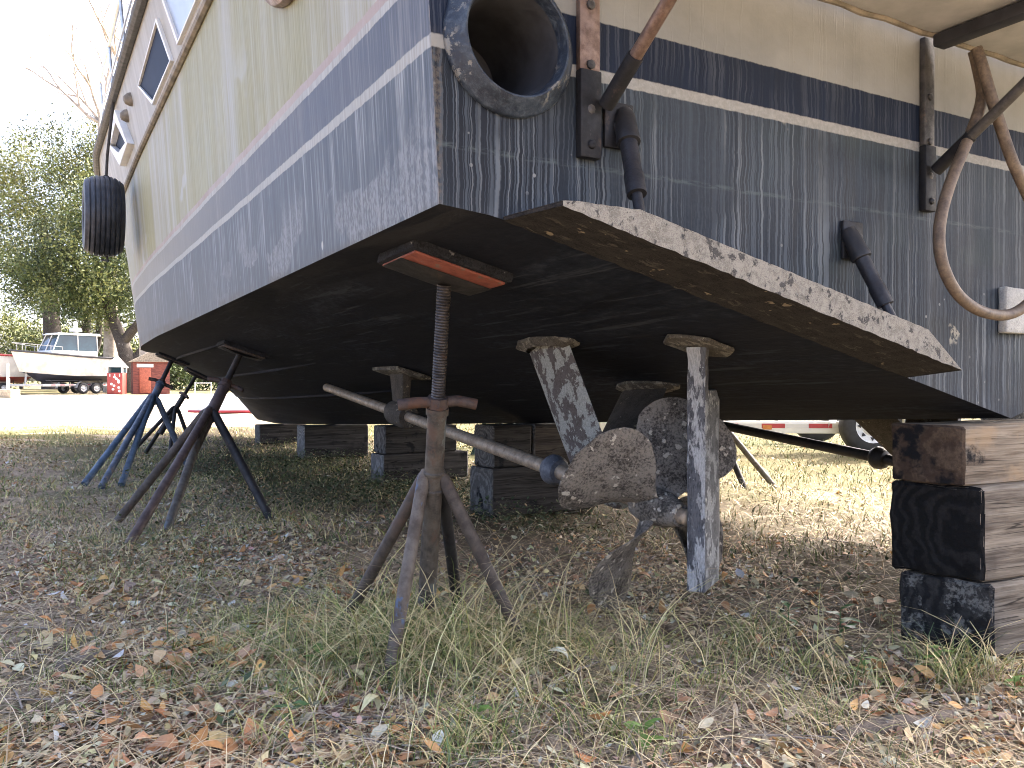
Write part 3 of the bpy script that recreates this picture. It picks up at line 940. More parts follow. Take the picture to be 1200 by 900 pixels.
    lv = [(zt_ - .03, 1.0, 0), (zt_ + .05, .97, 0), (zt_ + (ztop - zt_) * .55, .90, .004), (ztop - .05, .92, .004), (ztop - .012, 1.1, .0)]
    q.grid([[mx(A + cl * (a + o_) + nl * (b * wT * k_) + Vector((0, 0, z_))) for a, b in sec + sec[:1]] for z_, k_, o_ in lv])
    q.build('rudder_stock', M_rud, rd, 30, 0, sub=1, jit=.0015)
    q = MB(); c_ = mx(Vector((sb.x, sb.y, ztop))); sl = (zc(c_.y) - zk(c_.y)) / 2.0 * (-1 if c_.x < 0 else 1)
    poly = [c_ + Vector((.112 * math.cos(2 * math.pi * i / 12) * (.92 if i % 3 else 1.1), .112 * math.sin(2 * math.pi * i / 12) * (.9 if i % 2 else 1.1), sl * .112 * math.cos(2 * math.pi * i / 12) - .001)) for i in range(12)]
    q.prism(poly, (0, 0, -.013)); q.build('stock_flange', M_flange, rd, 30, .004)


running_gear(-1)
running_gear(1)

# ------------------------------------------------------------------ things that hang on the boat
# tyre fender
tc = Vector((-2.40, 5.8, 2.15)); tw = W(*tc)
tyre = empty('tyre_fender', tw, YAW)
tag(tyre, 'old ribbed black tyre hung on a rope as a fender along the cream hull side', 'tyre')
q = MB(); prof = []
half = .145; ro = .318
def ty(xx): return ro - .060 * (abs(xx) / half) ** 3.2
pr = [(-half + .01, .18), (-half, .205), (-half, .235), (-half + .006, ty(-half + .012))]
k = 7; xs = np.linspace(-half + .022, half - .022, 2 * k + 1)
for i, xx in enumerate(xs):
    deep = (i % 2 == 1)
    wv = .0058; r1 = ty(xx)
    if deep: pr += [(xx - wv, r1), (xx - wv * .7, r1 - .015), (xx + wv * .7, r1 - .015), (xx + wv, r1)]
    else: pr += [(xx, r1 + .001)]
pr += [(half - .006, ty(half - .012)), (half, .235), (half, .205), (half - .01, .18), (half - .03, .19), (half - .03, .26), (0, ro - .03), (-half + .03, .26), (-half + .03, .19), (-half + .01, .18)]
q.lathe((0, 0, 0), (1, 0, 0), pr, 56)
q.build('tyre', M_tyre, tyre, 30)
q = MB(); zt = zr(5.8) + .10 - tc.z
q.tube([(.02, .0, -.30), (.03, -.04, -.36), (-.01, .02, -.345)], .010, 6)
q.tube([(.02, 0, .29), (.03, .004, .5), (.085, .0, zt - .03), (.16, 0, zt + .02)], .011, 8)
q.tube([(.02 + .03 * math.cos(a), 0, .255 + .075 * math.sin(a)) for a in np.linspace(0, 2 * math.pi, 17)], .010, 6, False)
q.build('rope', M_rope, tyre)

# hose looped under the platform
hp = [(1140, 60), (1146, 85), (1150, 112), (1143, 140), (1131, 170), (1114, 212), (1103, 250), (1100, 285), (1107, 318), (1124, 347), (1150, 365), (1180, 369), (1204, 356), (1222, 330), (1228, 300), (1222, 268), (1205, 232), (1186, 190), (1172, 150), (1160, 112), (1150, 78), (1143, 58)]
pts = []
for i, p in enumerate(hp):
    dd = -.14 if i < 12 else -.14 - .05 * math.sin((i - 11) / 11 * math.pi)
    pts.append(W(*on_y(p[0], p[1], dd)))
# smooth with Catmull-Rom
sm_ = []
for i in range(len(pts) - 1):
    p0, p1, p2, p3 = pts[max(i - 1, 0)], pts[i], pts[i + 1], pts[min(i + 2, len(pts) - 1)]
    for t in (0, .25, .5, .75):
        sm_.append(.5 * ((2 * p1) + (p2 - p0) * t + (2 * p0 - 5 * p1 + 4 * p2 - p3) * t * t + (3 * p1 - p0 - 3 * p2 + p3) * t ** 3))
sm_.append(pts[-1])
q = MB(); q.tube(sm_, .0165, 12)
o = q.build('looped_hose', M_hose, None, 60, origin=sm_[0])
tag(o, 'perished brown hose hanging in a loop from the swim platform', 'hose')

# ------------------------------------------------------------------ jack stands
M_st_main = grime_metal('rust brown stand tube', (.11, .092, .070), (.045, .036, .028), (.10, .062, .042), .3, .65, .1, 1.2, (.14, .15, .135), .57)
M_st_leg = grime_metal('brown stand leg', (.098, .078, .060), (.050, .038, .030), (.10, .068, .050), .3, .65, .1, 1.0)
M_st_bluepatch = grime_metal('leg with blue paint left', (.15, .122, .095), (.075, .056, .042), (.13, .085, .062), .25, .65, .1, .9, (.085, .118, .175), .53)
M_st_dark = grime_metal('dark stand leg', (.030, .027, .026), (.014, .013, .013), (.06, .04, .03), .2, .6, .1, 1.0)
M_screw = grime_metal('oiled screw', (.085, .075, .070), (.025, .022, .022), (.09, .055, .04), .2, .45, .5, 2.0)
M_handle = grime_metal('rusty handle', (.085, .060, .050), (.040, .028, .024), (.10, .05, .03), .5, .7, .1, 1.5)
M_st_purple = grime_metal('purplish brown stand leg', (.10, .072, .066), (.052, .037, .034), (.10, .062, .05), .25, .6, .1, 1.0)
M_st_tan = grime_metal('bare stand leg', (.12, .108, .09), (.055, .046, .04), (.09, .062, .045), .3, .65, .1, 1.0, (.10, .115, .13), .58)
M_st_blue = grime_metal('blue painted stand leg', (.10, .150, .215), (.05, .08, .12), (.09, .065, .055), .10, .55, .0, 1.0)
M_st_blue2 = grime_metal('scratched blue stand leg', (.105, .14, .19), (.05, .062, .085), (.17, .14, .12), .35, .6, .0, 1.2)
M_st_green = grime_metal('green stand leg', (.055, .10, .085), (.03, .055, .05), (.09, .07, .05), .25, .6, .0, 1.0)
M_pad_o = Mat('worn orange pad paint', .7)
_a = M_pad_o.noise(scale=24, detail=8, rough=.68)
M_pad_o.col(M_pad_o.mix(M_pad_o.sm(_a, .56, .62), M_pad_o.mix(M_pad_o.sm(_a, .3, .55), (.15, .038, .025), (.25, .068, .042)), (.16, .11, .085))).bump(_a, .4, .004); M_pad_o = M_pad_o.m
M_pad_b = barnacle('black pad carpet', (.010, .010, .012), (.028, .03, .036), (.10, .11, .12), .22, (.2, .2, .2), .1, 1.6)
M_pad_p = plain('brown plywood pad', (.085, .065, .055), .85, 0, .4, 25, .4)


def jack_stand(label, P, A0, feet, fn, fl, mats, orange=False, rt=.031, rl=.0225, rs=.021, group='jack stands under the yacht', thread=True, handle=None, att=None):
    """P pad point on the hull (boat coords), A0 lower tube end (world), feet world"""
    Pw = W(*P)
    root = empty('jack_stand', (A0[0], A0[1], 0))
    tag(root, label, 'jack stand', group)
    o_ = Vector((A0[0], A0[1], 0))
    A0 = Vector(A0); ax = (Pw - A0); H = ax.length; ax.normalize()
    top = A0 + ax * (H * fn)
    q = MB(); q.tube([A0, A0 + ax * (H * fn)], rt, 18)
    q.lathe(A0 + ax * (H * (fn - .01)), ax, [(0, rt), (0, rt * 1.18), (.02, rt * 1.18), (.02, rs)], 18)
    for hh in (fl - .035, fl + .018):
        q.lathe(A0 + ax * (H * hh), ax, [(-.007, rt), (-.004, rt * 1.16), (.004, rt * 1.18), (.008, rt)], 18)
    q.build('tube', mats['tube'], root, 40, origin=o_)
    q = MB(); e0, e1 = H * (fn - .02), H - .055
    prof = []
    if thread:
        n = int((e1 - e0) / .0085)
        for i in range(n): prof += [(e0 + i * .0085, rs * .86), (e0 + i * .0085 + .003, rs), (e0 + i * .0085 + .0055, rs)]
    else: prof = [(e0, rs), (e1, rs)]
    q.lathe(A0, ax, prof, 16)
    q.build('screw', mats['screw'], root, 60, origin=o_)
    # nut with its two bent pipe handles
    a, b = frame_of(ax)
    hd = handle or (a * .8 + b * .6)
    hd = (Vector(hd) - ax * Vector(hd).dot(ax)).normalized()
    nb = A0 + ax * (H * fn + .022)
    q = MB(); q.lathe(nb - ax * .012, ax, [(0, rs), (0, rt * 1.12), (.032, rt * 1.12), (.032, rs)], 8)
    bend = hd.cross(ax).normalized()
    for sg in (-1, 1):
        path = [nb + hd * (sg * rt * .5) + ax * .004, nb + hd * (sg * .06) + ax * .006, nb + hd * (sg * .115) - ax * .004 + bend * (.012 * sg)]
        q.tube(path, [.0165, .0165, .0165], 12, cap=False)
        q.tube(path[::-1], [.012, .012, .012], 12, cap=False)
    q.build('handle_nut', mats['handle'], root, 40, origin=o_)
    for i, f in enumerate(feet):
        f = Vector(f)
        lt = A0 + ax * (H * fl)
        d = (f - lt); dh = Vector((d.x, d.y, 0)).normalized()
        if att and att[i]: dh = Vector(att[i])
        st = lt + (dh - ax * dh.dot(ax)).normalized() * (rt + rl * .15)
        q = MB(); e = f + (f - st).normalized() * .035
        q.tube([st - (f - st).normalized() * .03, st, st.lerp(f, .5), e], [rl * .55, rl, rl, rl], 14)
        q.build('leg', mats['legs'][i % len(mats['legs'])], root, 40, origin=o_)
    # brace ring / chain lug low on the tube
    # pad: a board against the hull and a pressed steel saddle
    sl = (zc(P.y) - .013 - zk(P.y)) / (bc(P.y) - .13) * (1 if P.x < 0 else -1)
    ux = Vector((1, 0, -sl)).normalized(); uy = Vector((0, 1, -.045)); uy = (uy - ux * uy.dot(ux)).normalized(); un = ux.cross(uy)

    def HL(v): return Vector((v.x * cy - v.y * sy, v.x * sy + v.y * cy, v.z))
    X, Y_, Nn = HL(ux), HL(uy), HL(un)
    C = Pw - Nn * .0
    q = MB(); q.box(C - Nn * .015, (.300, .255, .028), (X, Y_, Nn), 1)
    q.box(C - Nn * .0335, (.275, .228, .008), (X, Y_, Nn), 0)
    q.build('pad', [M_pad_o if orange else M_pad_p, M_pad_b], root, 30, .005, origin=o_)
    scr_top = A0 + ax * (H - .062)
    q = MB(); hw = .072
    base = [C + X * (u * .142) + Y_ * (v * hw + .034) - Nn * .0385 for (u, v) in ((-1, -1), (1, -1), (1, 1), (-1, 1))]
    tip = [scr_top + X * (u * .036) + Y_ * (v * .034) for (u, v) in ((-1, -1), (1, -1), (1, 1), (-1, 1))]
    q.add(base + tip, [[0, 1, 2, 3], [4, 7, 6, 5], [0, 4, 5, 1], [1, 5, 6, 2], [2, 6, 7, 3], [3, 7, 4, 0]])
    q.build('saddle', mats['saddle'], root, 20, .003, origin=o_)
    return root


def gfoot(px, py, z=.03):
    p = on_ground(px, py, z); return Vector((p.x, p.y, z - .02))


P1 = on_bottom(522, 308)
A1 = at(500, 708, 2.62); 
jack_stand('rusty jack stand with an orange pad and blue paint on one leg, in tall grass', P1, A1,
           [gfoot(400, 730, .04), gfoot(456, 782, .04), gfoot(616, 752, .04), gfoot(538, 716, .04)], .60, .40,
           dict(tube=M_st_main, screw=M_screw, handle=M_handle, legs=[M_st_leg, M_st_bluepatch, M_st_leg, M_st_dark], saddle=M_st_dark), True,
           rt=.0285, rl=.0195, rs=.0205, handle=(-.9, -.35, 0), att=[(-1, .35, 0), (-.93, -.38, 0), (1, -.1, 0), (.6, .8, 0)])
P2 = on_bottom(285, 408)
A2 = at(222, 535, 5.0)
jack_stand('jack stand on splayed purplish brown legs, leaning in to the hull', P2, A2,
           [gfoot(142, 601), gfoot(153, 630), gfoot(197, 612), gfoot(319, 608)], .62, .36,
           dict(tube=M_st_purple, screw=M_st_dark, handle=M_handle, legs=[M_st_leg, M_st_purple, M_st_tan, M_st_dark], saddle=M_st_dark), rl=.026, rt=.036)
P3 = on_bottom(203, 419)
A3 = at(160, 508, 7.35)
jack_stand('blue painted jack stand nearest the bow, in shaded dry grass', P3, A3,
           [gfoot(101, 561), gfoot(120, 565), gfoot(143, 562), gfoot(221, 547)], .62, .42,
           dict(tube=M_st_blue2, screw=M_st_dark, handle=M_handle, legs=[M_st_blue, M_st_blue2, M_st_blue, M_st_blue2], saddle=M_st_dark), rl=.027, rt=.036)
P4 = Vector((-1.25, 8.6, 0)); P4.z = bot(P4.y, P4.x)
A4 = W(-1.65, 8.7, .22)
jack_stand('black jack stand mostly hidden behind the blue and the purplish ones', P4, A4,
           [W(-2.0, 8.5, 0), W(-1.75, 9.1, 0), W(-1.3, 8.6, 0), W(-1.6, 8.3, 0)], .6, .4,
           dict(tube=M_st_dark, screw=M_st_dark, handle=M_handle, legs=[M_st_dark], saddle=M_st_dark))
for (s, mats_, lab) in ((3.3, M_st_tan, 'tan thin legged jack stand in the sunlit grass beyond the rudder'),
                        (6.9, M_st_green, 'green legged jack stand in the sunlit grass beyond the shaft')):
    P = Vector((1.62, s, 0)); P.z = bot(s, 1.62)
    A = W(1.83, s, .2)
    ft = [W(1.83 + dx, s + dy, .0) for dx, dy in ((-.33, .05), (.28, .33), (.32, -.28), (-.05, -.34))]
    jack_stand(lab, P, A, ft, .6, .42, dict(tube=mats_, screw=M_st_dark, handle=M_handle, legs=[mats_, M_st_dark], saddle=M_st_dark), thread=False)

# ------------------------------------------------------------------ timber blocks
G_T = 'timber blocks stacked under the keel'


def block(label, c, ax, size, z0, side, end, jit=.002, bev=.008, skew=0.0):
    """c: world xy of the block's middle, ax: direction of its length, size (length, width, height)"""
    ax = Vector((ax[0], ax[1], 0)).normalized(); ay = Vector((-ax.y, ax.x, 0))
    o = Vector((c[0], c[1], z0))
    q = MB()
    n = 6
    l, w, h = size[0] / 2, size[1] / 2, size[2]
    vs = []
    for k in (0, h):
        for j in (-w, w):
            for i in (-l, l):
                vs.append(Vector((i + (skew if i < 0 else 0) * (1 if j < 0 else -1), j, k)))
    F = [[0, 2, 3, 1], [4, 5, 7, 6], [0, 1, 5, 4], [2, 6, 7, 3]]
    q.add(vs, F, 0); q.add(vs, [[0, 4, 6, 2], [1, 3, 7, 5]], 1)
    ob = q.build('timber_block', [side, end], None, 35, bev, sub=7 if jit > .0028 else 4, jit=jit, seg=1)
    for pl_ in ob.data.polygons:
        pl_.material_index = 1 if abs(pl_.center.x) > l - abs(skew) - bev * 1.3 and abs(pl_.normal.x) > .38 else 0
    ob.location = o; ob.rotation_euler = (0, 0, math.atan2(ax.y, ax.x))
    tag(ob, label, 'timber block', G_T)
    return ob


T_pale = timber('pale sawn timber', (.27, .225, .168), (.15, .118, .085), 0, .1, warm=(.30, .215, .13))
T_grey = timber('grey weathered timber', (.225, .192, .148), (.115, .094, .072), 0, .0)
T_grey2 = timber('grey brown timber', (.22, .19, .148), (.11, .09, .068), 0, .0)
T_dark = timber('old dark sleeper', (.062, .056, .049), (.030, .027, .024), 0, .3)
T_mid = timber('brown sleeper', (.085, .070, .055), (.040, .033, .027), 0, .1)
E_brown = endgrain('stained end grain', (.105, .074, .050), (.062, .042, .030), (0, .02, .1), 0, .40)
E_black = endgrain('rotted black end', (.019, .018, .017), (.008, .008, .008), (0, 0, .15), .0, .25)
E_lich = endgrain('black end with lichen', (.036, .035, .033), (.016, .016, .016), (0, .0, .11), .75, .1)
E_grey = endgrain('grey end grain', (.27, .26, .24), (.16, .15, .14), (0, 0, .1), .3, .0)
E_dgrey = endgrain('dim end grain', (.16, .15, .135), (.09, .083, .075), (0, 0, .1), .2, .2)

# stern stack: its near corner is at the transom's centre. Each end face looks to the left of the camera.
KD = Vector((.905, .425, 0))        # length direction, to the right and away


def stern_block(label, corner, w, length, z0, h, side, end, skew, **kw):
    a = KD.normalized(); b = Vector((-a.y, a.x, 0))
    c = Vector((corner.x, corner.y, 0)) + a * (length / 2) + b * (w / 2)
    return block(label, (c.x, c.y), a, (length, w, h), z0, side, end, skew=skew, **kw)


cor = on_ground(1153, 772, .0)
hb, hm = .228, .292
stern_block('bottom block of the stern stack, black end speckled with grey lichen', at(1152, 700, cor.y), .26, .9, -.012, hb, T_grey2, E_lich, .045, jit=.0035, bev=.010)
ztop = zk(.1) - .002
stern_block('middle block of the stern stack, rotted charred black end', at(1142, 600, cor.y + .01), .27, .95, -.010 + hb, hm, T_grey, E_black, .04, jit=.0055, bev=.010)
stern_block('topmost block of the stern stack, squeezed against the keel, tan with a brown stained end', at(1125, 530, cor.y + .03), .235, 1.0, -.008 + hb + hm, ztop - hb - hm + .0, T_pale, E_brown, .02, jit=.003, bev=.007)
# midship stacks along the keel
acr = Vector((cy, sy, 0))


def keel_block(label, s, x, length, w, z0, h, side, end, tilt=0):
    p = W(x, s, 0); a = Matrix.Rotation(tilt, 3, 'Z') @ acr
    return block(label, (p.x, p.y), a, (length, w, h), z0, side, end, bev=.010, jit=.0025)


h1 = .29
keel_block('broad grey lower timber lying behind the near jack stand under the shaft', 3.0, -.05, .80, .30, 0, .295, T_dark, E_dgrey)
keel_block('short dark timber on the broad grey one, at its left end', 3.02, -.28, .28, .26, .297, zk(3.02) - .30, T_dark, E_dgrey)
keel_block('second dark timber beside the short one, touching the keel', 3.03, .08, .40, .26, .297, zk(3.03) - .30, T_mid, E_dgrey)
keel_block('lower timber of the two high stack amid the green ground cover', 4.95, -.02, .80, .26, 0, .225, T_dark, E_grey, .05)
keel_block('upper timber of the two high stack amid the green ground cover', 4.98, -.05, .66, .26, .227, zk(4.98) - .23, T_dark, E_dgrey, .0)
keel_block('single timber with a pale end, next nearer the bow than the two high stack', 7.3, -.05, .72, .28, 0, zk(7.3) - .004, T_dark, E_grey)
keel_block('single dark timber farthest towards the bow', 9.6, -.05, .62, .28, 0, zk(9.6) - .004, T_dark, E_dgrey)

# ------------------------------------------------------------------ ground
def gh(x, y):
    """gentle unevenness of the ground (arrays or numbers)"""
    near = np.clip((np.hypot(x, y) - 1.2) / 2.0, 0, 1)
    h = .020 * np.sin(1.9 * x + .7 * y + .4) + .016 * np.sin(-1.3 * x + 2.3 * y + 1.7) + .009 * np.sin(4.7 * x + 3.1 * y) + .008 * np.sin(5.9 * y - 3.7 * x + 2)
    return (h - .018) * (.5 + .5 * near)


def axis_pts(lo, hi, d0, grow):
    p = [0.0]; d = d0
    while p[-1] < hi: p.append(p[-1] + d); d *= grow
    n = [0.0]; d = d0
    while n[-1] > lo: n.append(n[-1] - d); d *= grow
    return np.array(n[::-1][:-1] + p)


gx = axis_pts(-400, 400, .045, 1.045); gy = axis_pts(-60, 600, .045, 1.045)
gy = gy + 2.2
XX, YY = np.meshgrid(gx, gy)
ZZ = gh(XX, YY) + .006 * RNG.standard_normal(XX.shape) * (np.hypot(XX, YY - 2) < 8)
nyy, nxx = XX.shape
Vg = np.stack([XX, YY, ZZ], -1).reshape(-1, 3)
me = bpy.data.meshes.new('ground')
ii = np.arange(nyy - 1)[:, None] * nxx + np.arange(nxx - 1)[None, :]
Fg = np.stack([ii, ii + 1, ii + nxx + 1, ii + nxx], -1).reshape(-1, 4)
me.vertices.add(len(Vg)); me.vertices.foreach_set('co', Vg.reshape(-1).astype(np.float32))
me.loops.add(Fg.size); me.loops.foreach_set('vertex_index', Fg.reshape(-1).astype(np.int32))
me.polygons.add(len(Fg)); me.polygons.foreach_set('loop_start', (np.arange(len(Fg)) * 4).astype(np.int32))
me.polygons.foreach_set('use_smooth', [True] * len(Fg)); me.update(calc_edges=True)
M = Mat('leaf litter soil', .95, 0, .1)
x, y, z = M.xyz()
n1 = M.noise(scale=1.3, detail=6, rough=.6); n2 = M.noise(scale=22, detail=7, rough=.7); n3 = M.noise(scale=90, detail=5, rough=.75)
n4 = M.noise(M.scl((1, 1, 1), (5, 2, 0)), .35, 5, .6)
lit = M.ramp(M.op('ADD', M.op('MULTIPLY', n2, .5), M.op('MULTIPLY', n3, .5)), [(.36, (.040, .029, .020)), (.44, (.17, .128, .09)), (.52, (.36, .285, .205)), (.62, (.58, .48, .37))])
lit = M.mix(M.sm(n1, .50, .62, 0, .55), lit, M.ramp(n3, [(.35, (.035, .042, .018)), (.6, (.12, .13, .055))]))
grs = M.ramp(M.op('ADD', M.op('MULTIPLY', n2, .45), M.op('MULTIPLY', n3, .55)), [(.34, (.035, .034, .014)), (.46, (.085, .076, .032)), (.6, (.135, .118, .052)), (.72, (.19, .162, .082))])
grs = M.mix(M.sm(n4, .46, .60, 0, .7), grs, M.ramp(n3, [(.35, (.030, .045, .010)), (.65, (.095, .115, .034))]))
wv = M.op('MULTIPLY_ADD', n4, 3.0, -1.5)
gmask = M.op('MAXIMUM', M.sm(M.op('ADD', y, M.op('ADD', wv, M.op('MULTIPLY', x, .9))), 3.8, 5.4), 0.0)
c = M.mix(M.op('MULTIPLY', gmask, .9), lit, grs)
# sandy yard: bare, nearly white sand on the far left, and pale sand coloured patches this side of it
snd = M.mix(M.sm(n2, .3, .7), (.36, .31, .235), (.48, .425, .34))
ysand = M.op('ADD', y, M.op('MULTIPLY_ADD', n4, 9.0, -4.5))
lft = M.sm(M.op('ADD', M.op('ADD', x, M.op('MULTIPLY', y, .28)), wv), .6, -1.4)
sm1 = M.op('MULTIPLY', M.op('MULTIPLY', M.sm(ysand, 14.0, 16.5), M.sm(ysand, 52, 44)), lft)
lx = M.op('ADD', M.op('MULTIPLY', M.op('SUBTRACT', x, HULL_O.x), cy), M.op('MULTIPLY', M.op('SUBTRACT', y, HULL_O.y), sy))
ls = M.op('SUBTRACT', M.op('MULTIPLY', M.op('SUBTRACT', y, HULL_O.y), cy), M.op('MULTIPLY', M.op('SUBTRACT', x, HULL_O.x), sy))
hull_shade = M.op('MULTIPLY', M.sm(M.op('ADD', M.op('ABSOLUTE', lx), wv), 1.9, .9), M.sm(M.op('ADD', ls, M.op('MULTIPLY', wv, .5)), -.25, .5))  # mask for the shade under the hull, painted into the soil colour
c = M.mix(M.op('MULTIPLY', hull_shade, .72), c, M.mix(n3, (.028, .021, .016), (.12, .09, .066)))
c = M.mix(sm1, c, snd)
pt = M.op('MULTIPLY', M.op('MULTIPLY', M.sm(M.noise(M.scl((.9, 2.6, 1), (3, 1, 0)), .55, 5, .6), .55, .62), M.sm(y, 6.5, 8.5)), M.sm(x, -3.2, -4.4))
c = M.mix(M.op('MULTIPLY', pt, .75), c, (.36, .30, .23))
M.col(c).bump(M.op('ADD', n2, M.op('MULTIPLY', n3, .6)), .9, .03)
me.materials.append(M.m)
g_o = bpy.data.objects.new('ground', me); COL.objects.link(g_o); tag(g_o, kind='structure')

# scattered litter, blades and plants -------------------------------------------------
M_leaf = Mat('fallen leaf', .75, 0, .3)
_t = M_leaf.attr(); _n = M_leaf.noise(scale=140, detail=3)
M_leaf.col(M_leaf.mix(M_leaf.sm(_n, .3, .7, .0, .35), _t, M_leaf.mix(.5, _t, (.05, .035, .025)))).bump(_n, .2, .002); M_leaf = M_leaf.m
M_blade = Mat('grass blade', .65, 0, .3); M_blade.col(M_blade.attr()); M_blade = M_blade.m
LEAF_C = np.array([(.42, .29, .17), (.24, .145, .085), (.40, .185, .075), (.36, .265, .20), (.50, .405, .29), (.085, .052, .034), (.17, .10, .064), (.33, .235, .15), (.32, .155, .085), (.27, .195, .145)])


def tri_positions(n, y0, y1, power=1.0, xm=.72, xo=.5):
    """points over the wedge of ground ahead of the camera, denser near it"""
    u = RNG.random(n)
    y = y0 + (y1 - y0) * u ** power
    x = (RNG.random(n) * 2 - 1) * (xm * y + xo)
    return x, y


def leaves(name, n, y0, y1, power, lmin, lmax, probs, lift=.012, filt=None, label=None, drift=True):
    x, y = tri_positions(n, y0, y1, power)
    lx = (x - HULL_O.x) * cy + (y - HULL_O.y) * sy; ls = -(x - HULL_O.x) * sy + (y - HULL_O.y) * cy
    k = ~((np.abs(lx) < 1.6) & (ls > .1) & (RNG.random(n) < .6)); x, y = x[k], y[k]
    if drift:
        pn = np.sin(3.1 * x + 1.3 * y + .5) + np.sin(2.2 * y - 2.6 * x + 1.1) + .8 * np.sin(6.3 * x + 4.9 * y + 2) + .6 * np.sin(9.7 * y - 7.1 * x)
        k = RNG.random(len(x)) < np.clip(.58 + .34 * pn, .15, 1); x, y = x[k], y[k]
    if filt is not None:
        k = filt(x, y); x, y = x[k], y[k]
    n = len(x)
    l = RNG.uniform(lmin, lmax, n); w = l * RNG.uniform(.30, .55, n)
    yaw = RNG.uniform(0, 2 * np.pi, n); tilt = RNG.normal(0, .32, n); roll = RNG.normal(0, .45, n); curl = RNG.normal(.25, .85, n); fold = RNG.uniform(-.1, .5, n)
    prof = [0, .75, 1, .7, 0]
    P = []
    for i in range(5):
        u = i / 4 - .5
        lx = u * l; lz = curl * l * (u * u - .1)
        for sgn in ((0,) if i in (0, 4) else (-1, 0, 1)):
            ly = sgn * prof[i] * w / 2
            P.append(np.stack([lx, ly, lz + abs(sgn) * fold * w * .5 * prof[i]], -1))
    P = np.stack(P, 1)
    ct, st_ = np.cos(tilt)[:, None], np.sin(tilt)[:, None]
    cr, sr = np.cos(roll)[:, None], np.sin(roll)[:, None]
    X, Y, Z = P[..., 0], P[..., 1], P[..., 2]
    Y, Z = Y * cr - Z * sr, Y * sr + Z * cr
    X, Z = X * ct - Z * st_, X * st_ + Z * ct
    cy2, sy2 = np.cos(yaw)[:, None], np.sin(yaw)[:, None]
    X, Y = X * cy2 - Y * sy2, X * sy2 + Y * cy2
    zmin = Z.min(1, keepdims=True)
    Z = Z - zmin * .8 + gh(x, y)[:, None] + (RNG.random(n) ** 2 * lift)[:, None]
    V = np.stack([X + x[:, None], Y + y[:, None], Z], -1)
    faces = [[0, 1, 2], [0, 2, 3], [1, 4, 5, 2], [2, 5, 6, 3], [4, 7, 8, 5], [5, 8, 9, 6], [7, 10, 8], [8, 10, 9]]
    ci = RNG.choice(len(LEAF_C), n, p=np.array(probs) / sum(probs))
    col = LEAF_C[ci] * np.array([1.0, 1.06, .98]) * RNG.uniform(1.0, 2.15, (n, 1)) * (1 + RNG.normal(0, .06, (n, 3)))
    o = fast_mesh(name, V, faces, np.clip(col, .01, .62), M_leaf)
    return tag(o, label, kind='stuff')


def not_road(x, y): return ~((y > 13.5) & (x + .28 * y < -.5))


leaves('fallen_leaves', 56000, 1.45, 4.6, 1.2, .014, .040, [3, 3, 1.2, 3, 1.6, 2, 2.4, 2.6, 1.2, 2.2])
leaves('fallen_leaves', 46000, 3.6, 12, 1.4, .018, .05, [3, 2.5, .8, 3, 2.2, 1.5, 2, 2.5, .8, 2.5], filt=lambda x, y: not_road(x, y) & ~((x > .6) & (y > 4.4) & (RNG.random(len(x)) < .75)))
leaves('fallen_leaves', 3200, 1.45, 3.6, 1.0, .042, .078, [2.5, 1.2, 4.5, 1.5, 1.5, .5, 1, 1.8, 2.5, .6], .03)
leaves('leaf_litter', 95000, 1.45, 5.0, 1.2, .006, .024, [3, 3, .8, 3.2, 2.4, 2.6, 2.6, 2.6, .7, 2.6])


def blades(name, x, y, hgt, lean, width, pal, probs, droop=.5, lean_dir=None, z0=0.0, segs=4, gain=1.0):
    n = len(x)
    h = hgt
    a = RNG.uniform(0, 2 * np.pi, n) if lean_dir is None else lean_dir
    d = np.stack([np.cos(a), np.sin(a)], -1)
    side = np.stack([-np.sin(a), np.cos(a)], -1)
    tw = RNG.normal(0, .7, n); sx = side * np.cos(tw)[:, None] + d * np.sin(tw)[:, None]
    P = []
    bend = RNG.normal(0, .12, n)
    for i in range(segs + 1):
        u = i / segs
        out = h * lean * (u ** 1.7)
        up = h * (u - droop * lean * u ** 2.6 * .8)
        wd = width * (1 - u ** 2) * .5 + .0002
        cx_ = x + d[:, 0] * out + side[:, 0] * bend * h * u * u; cy_ = y + d[:, 1] * out + side[:, 1] * bend * h * u * u
        cz_ = gh(x, y) + z0 + up - .005
        for s_ in (-1, 1):
            P.append(np.stack([cx_ + sx[:, 0] * wd * s_, cy_ + sx[:, 1] * wd * s_, cz_], -1))
    V = np.stack(P, 1)
    faces = [[2 * i, 2 * i + 1, 2 * i + 3, 2 * i + 2] for i in range(segs)]
    ci = RNG.choice(len(pal), n, p=np.array(probs) / sum(probs))
    col = np.array(pal)[ci] * RNG.uniform(.85, 1.55, (n, 1)) * gain
    o = fast_mesh(name, V, faces, np.clip(col, .005, .8), M_blade)
    return tag(o, kind='stuff')


GP = [(.080, .115, .030), (.17, .205, .055), (.30, .30, .10), (.56, .46, .23), (.40, .29, .155), (.075, .105, .045)]
# tall bent tufts round the near stand and by the stern blocks


def tufts(name, spots, hmin, hmax, probs, lean=(.4, 1.3), width=(.0022, .0042)):
    xs_, ys_, hs_ = [], [], []
    for (px, py, r, n, hs) in spots:
        c = on_ground(px, py)
        n = int(n * .78)
        xs_.append(c.x + RNG.normal(0, r, n)); ys_.append(c.y + RNG.normal(0, r * .8, n)); hs_.append(RNG.uniform(hmin, hmax, n) * hs)
    x_, y_, h_ = map(np.concatenate, (xs_, ys_, hs_))
    n = len(x_)
    return blades(name, x_, y_, h_, RNG.uniform(*lean, n), RNG.uniform(*width, n), GP, probs)


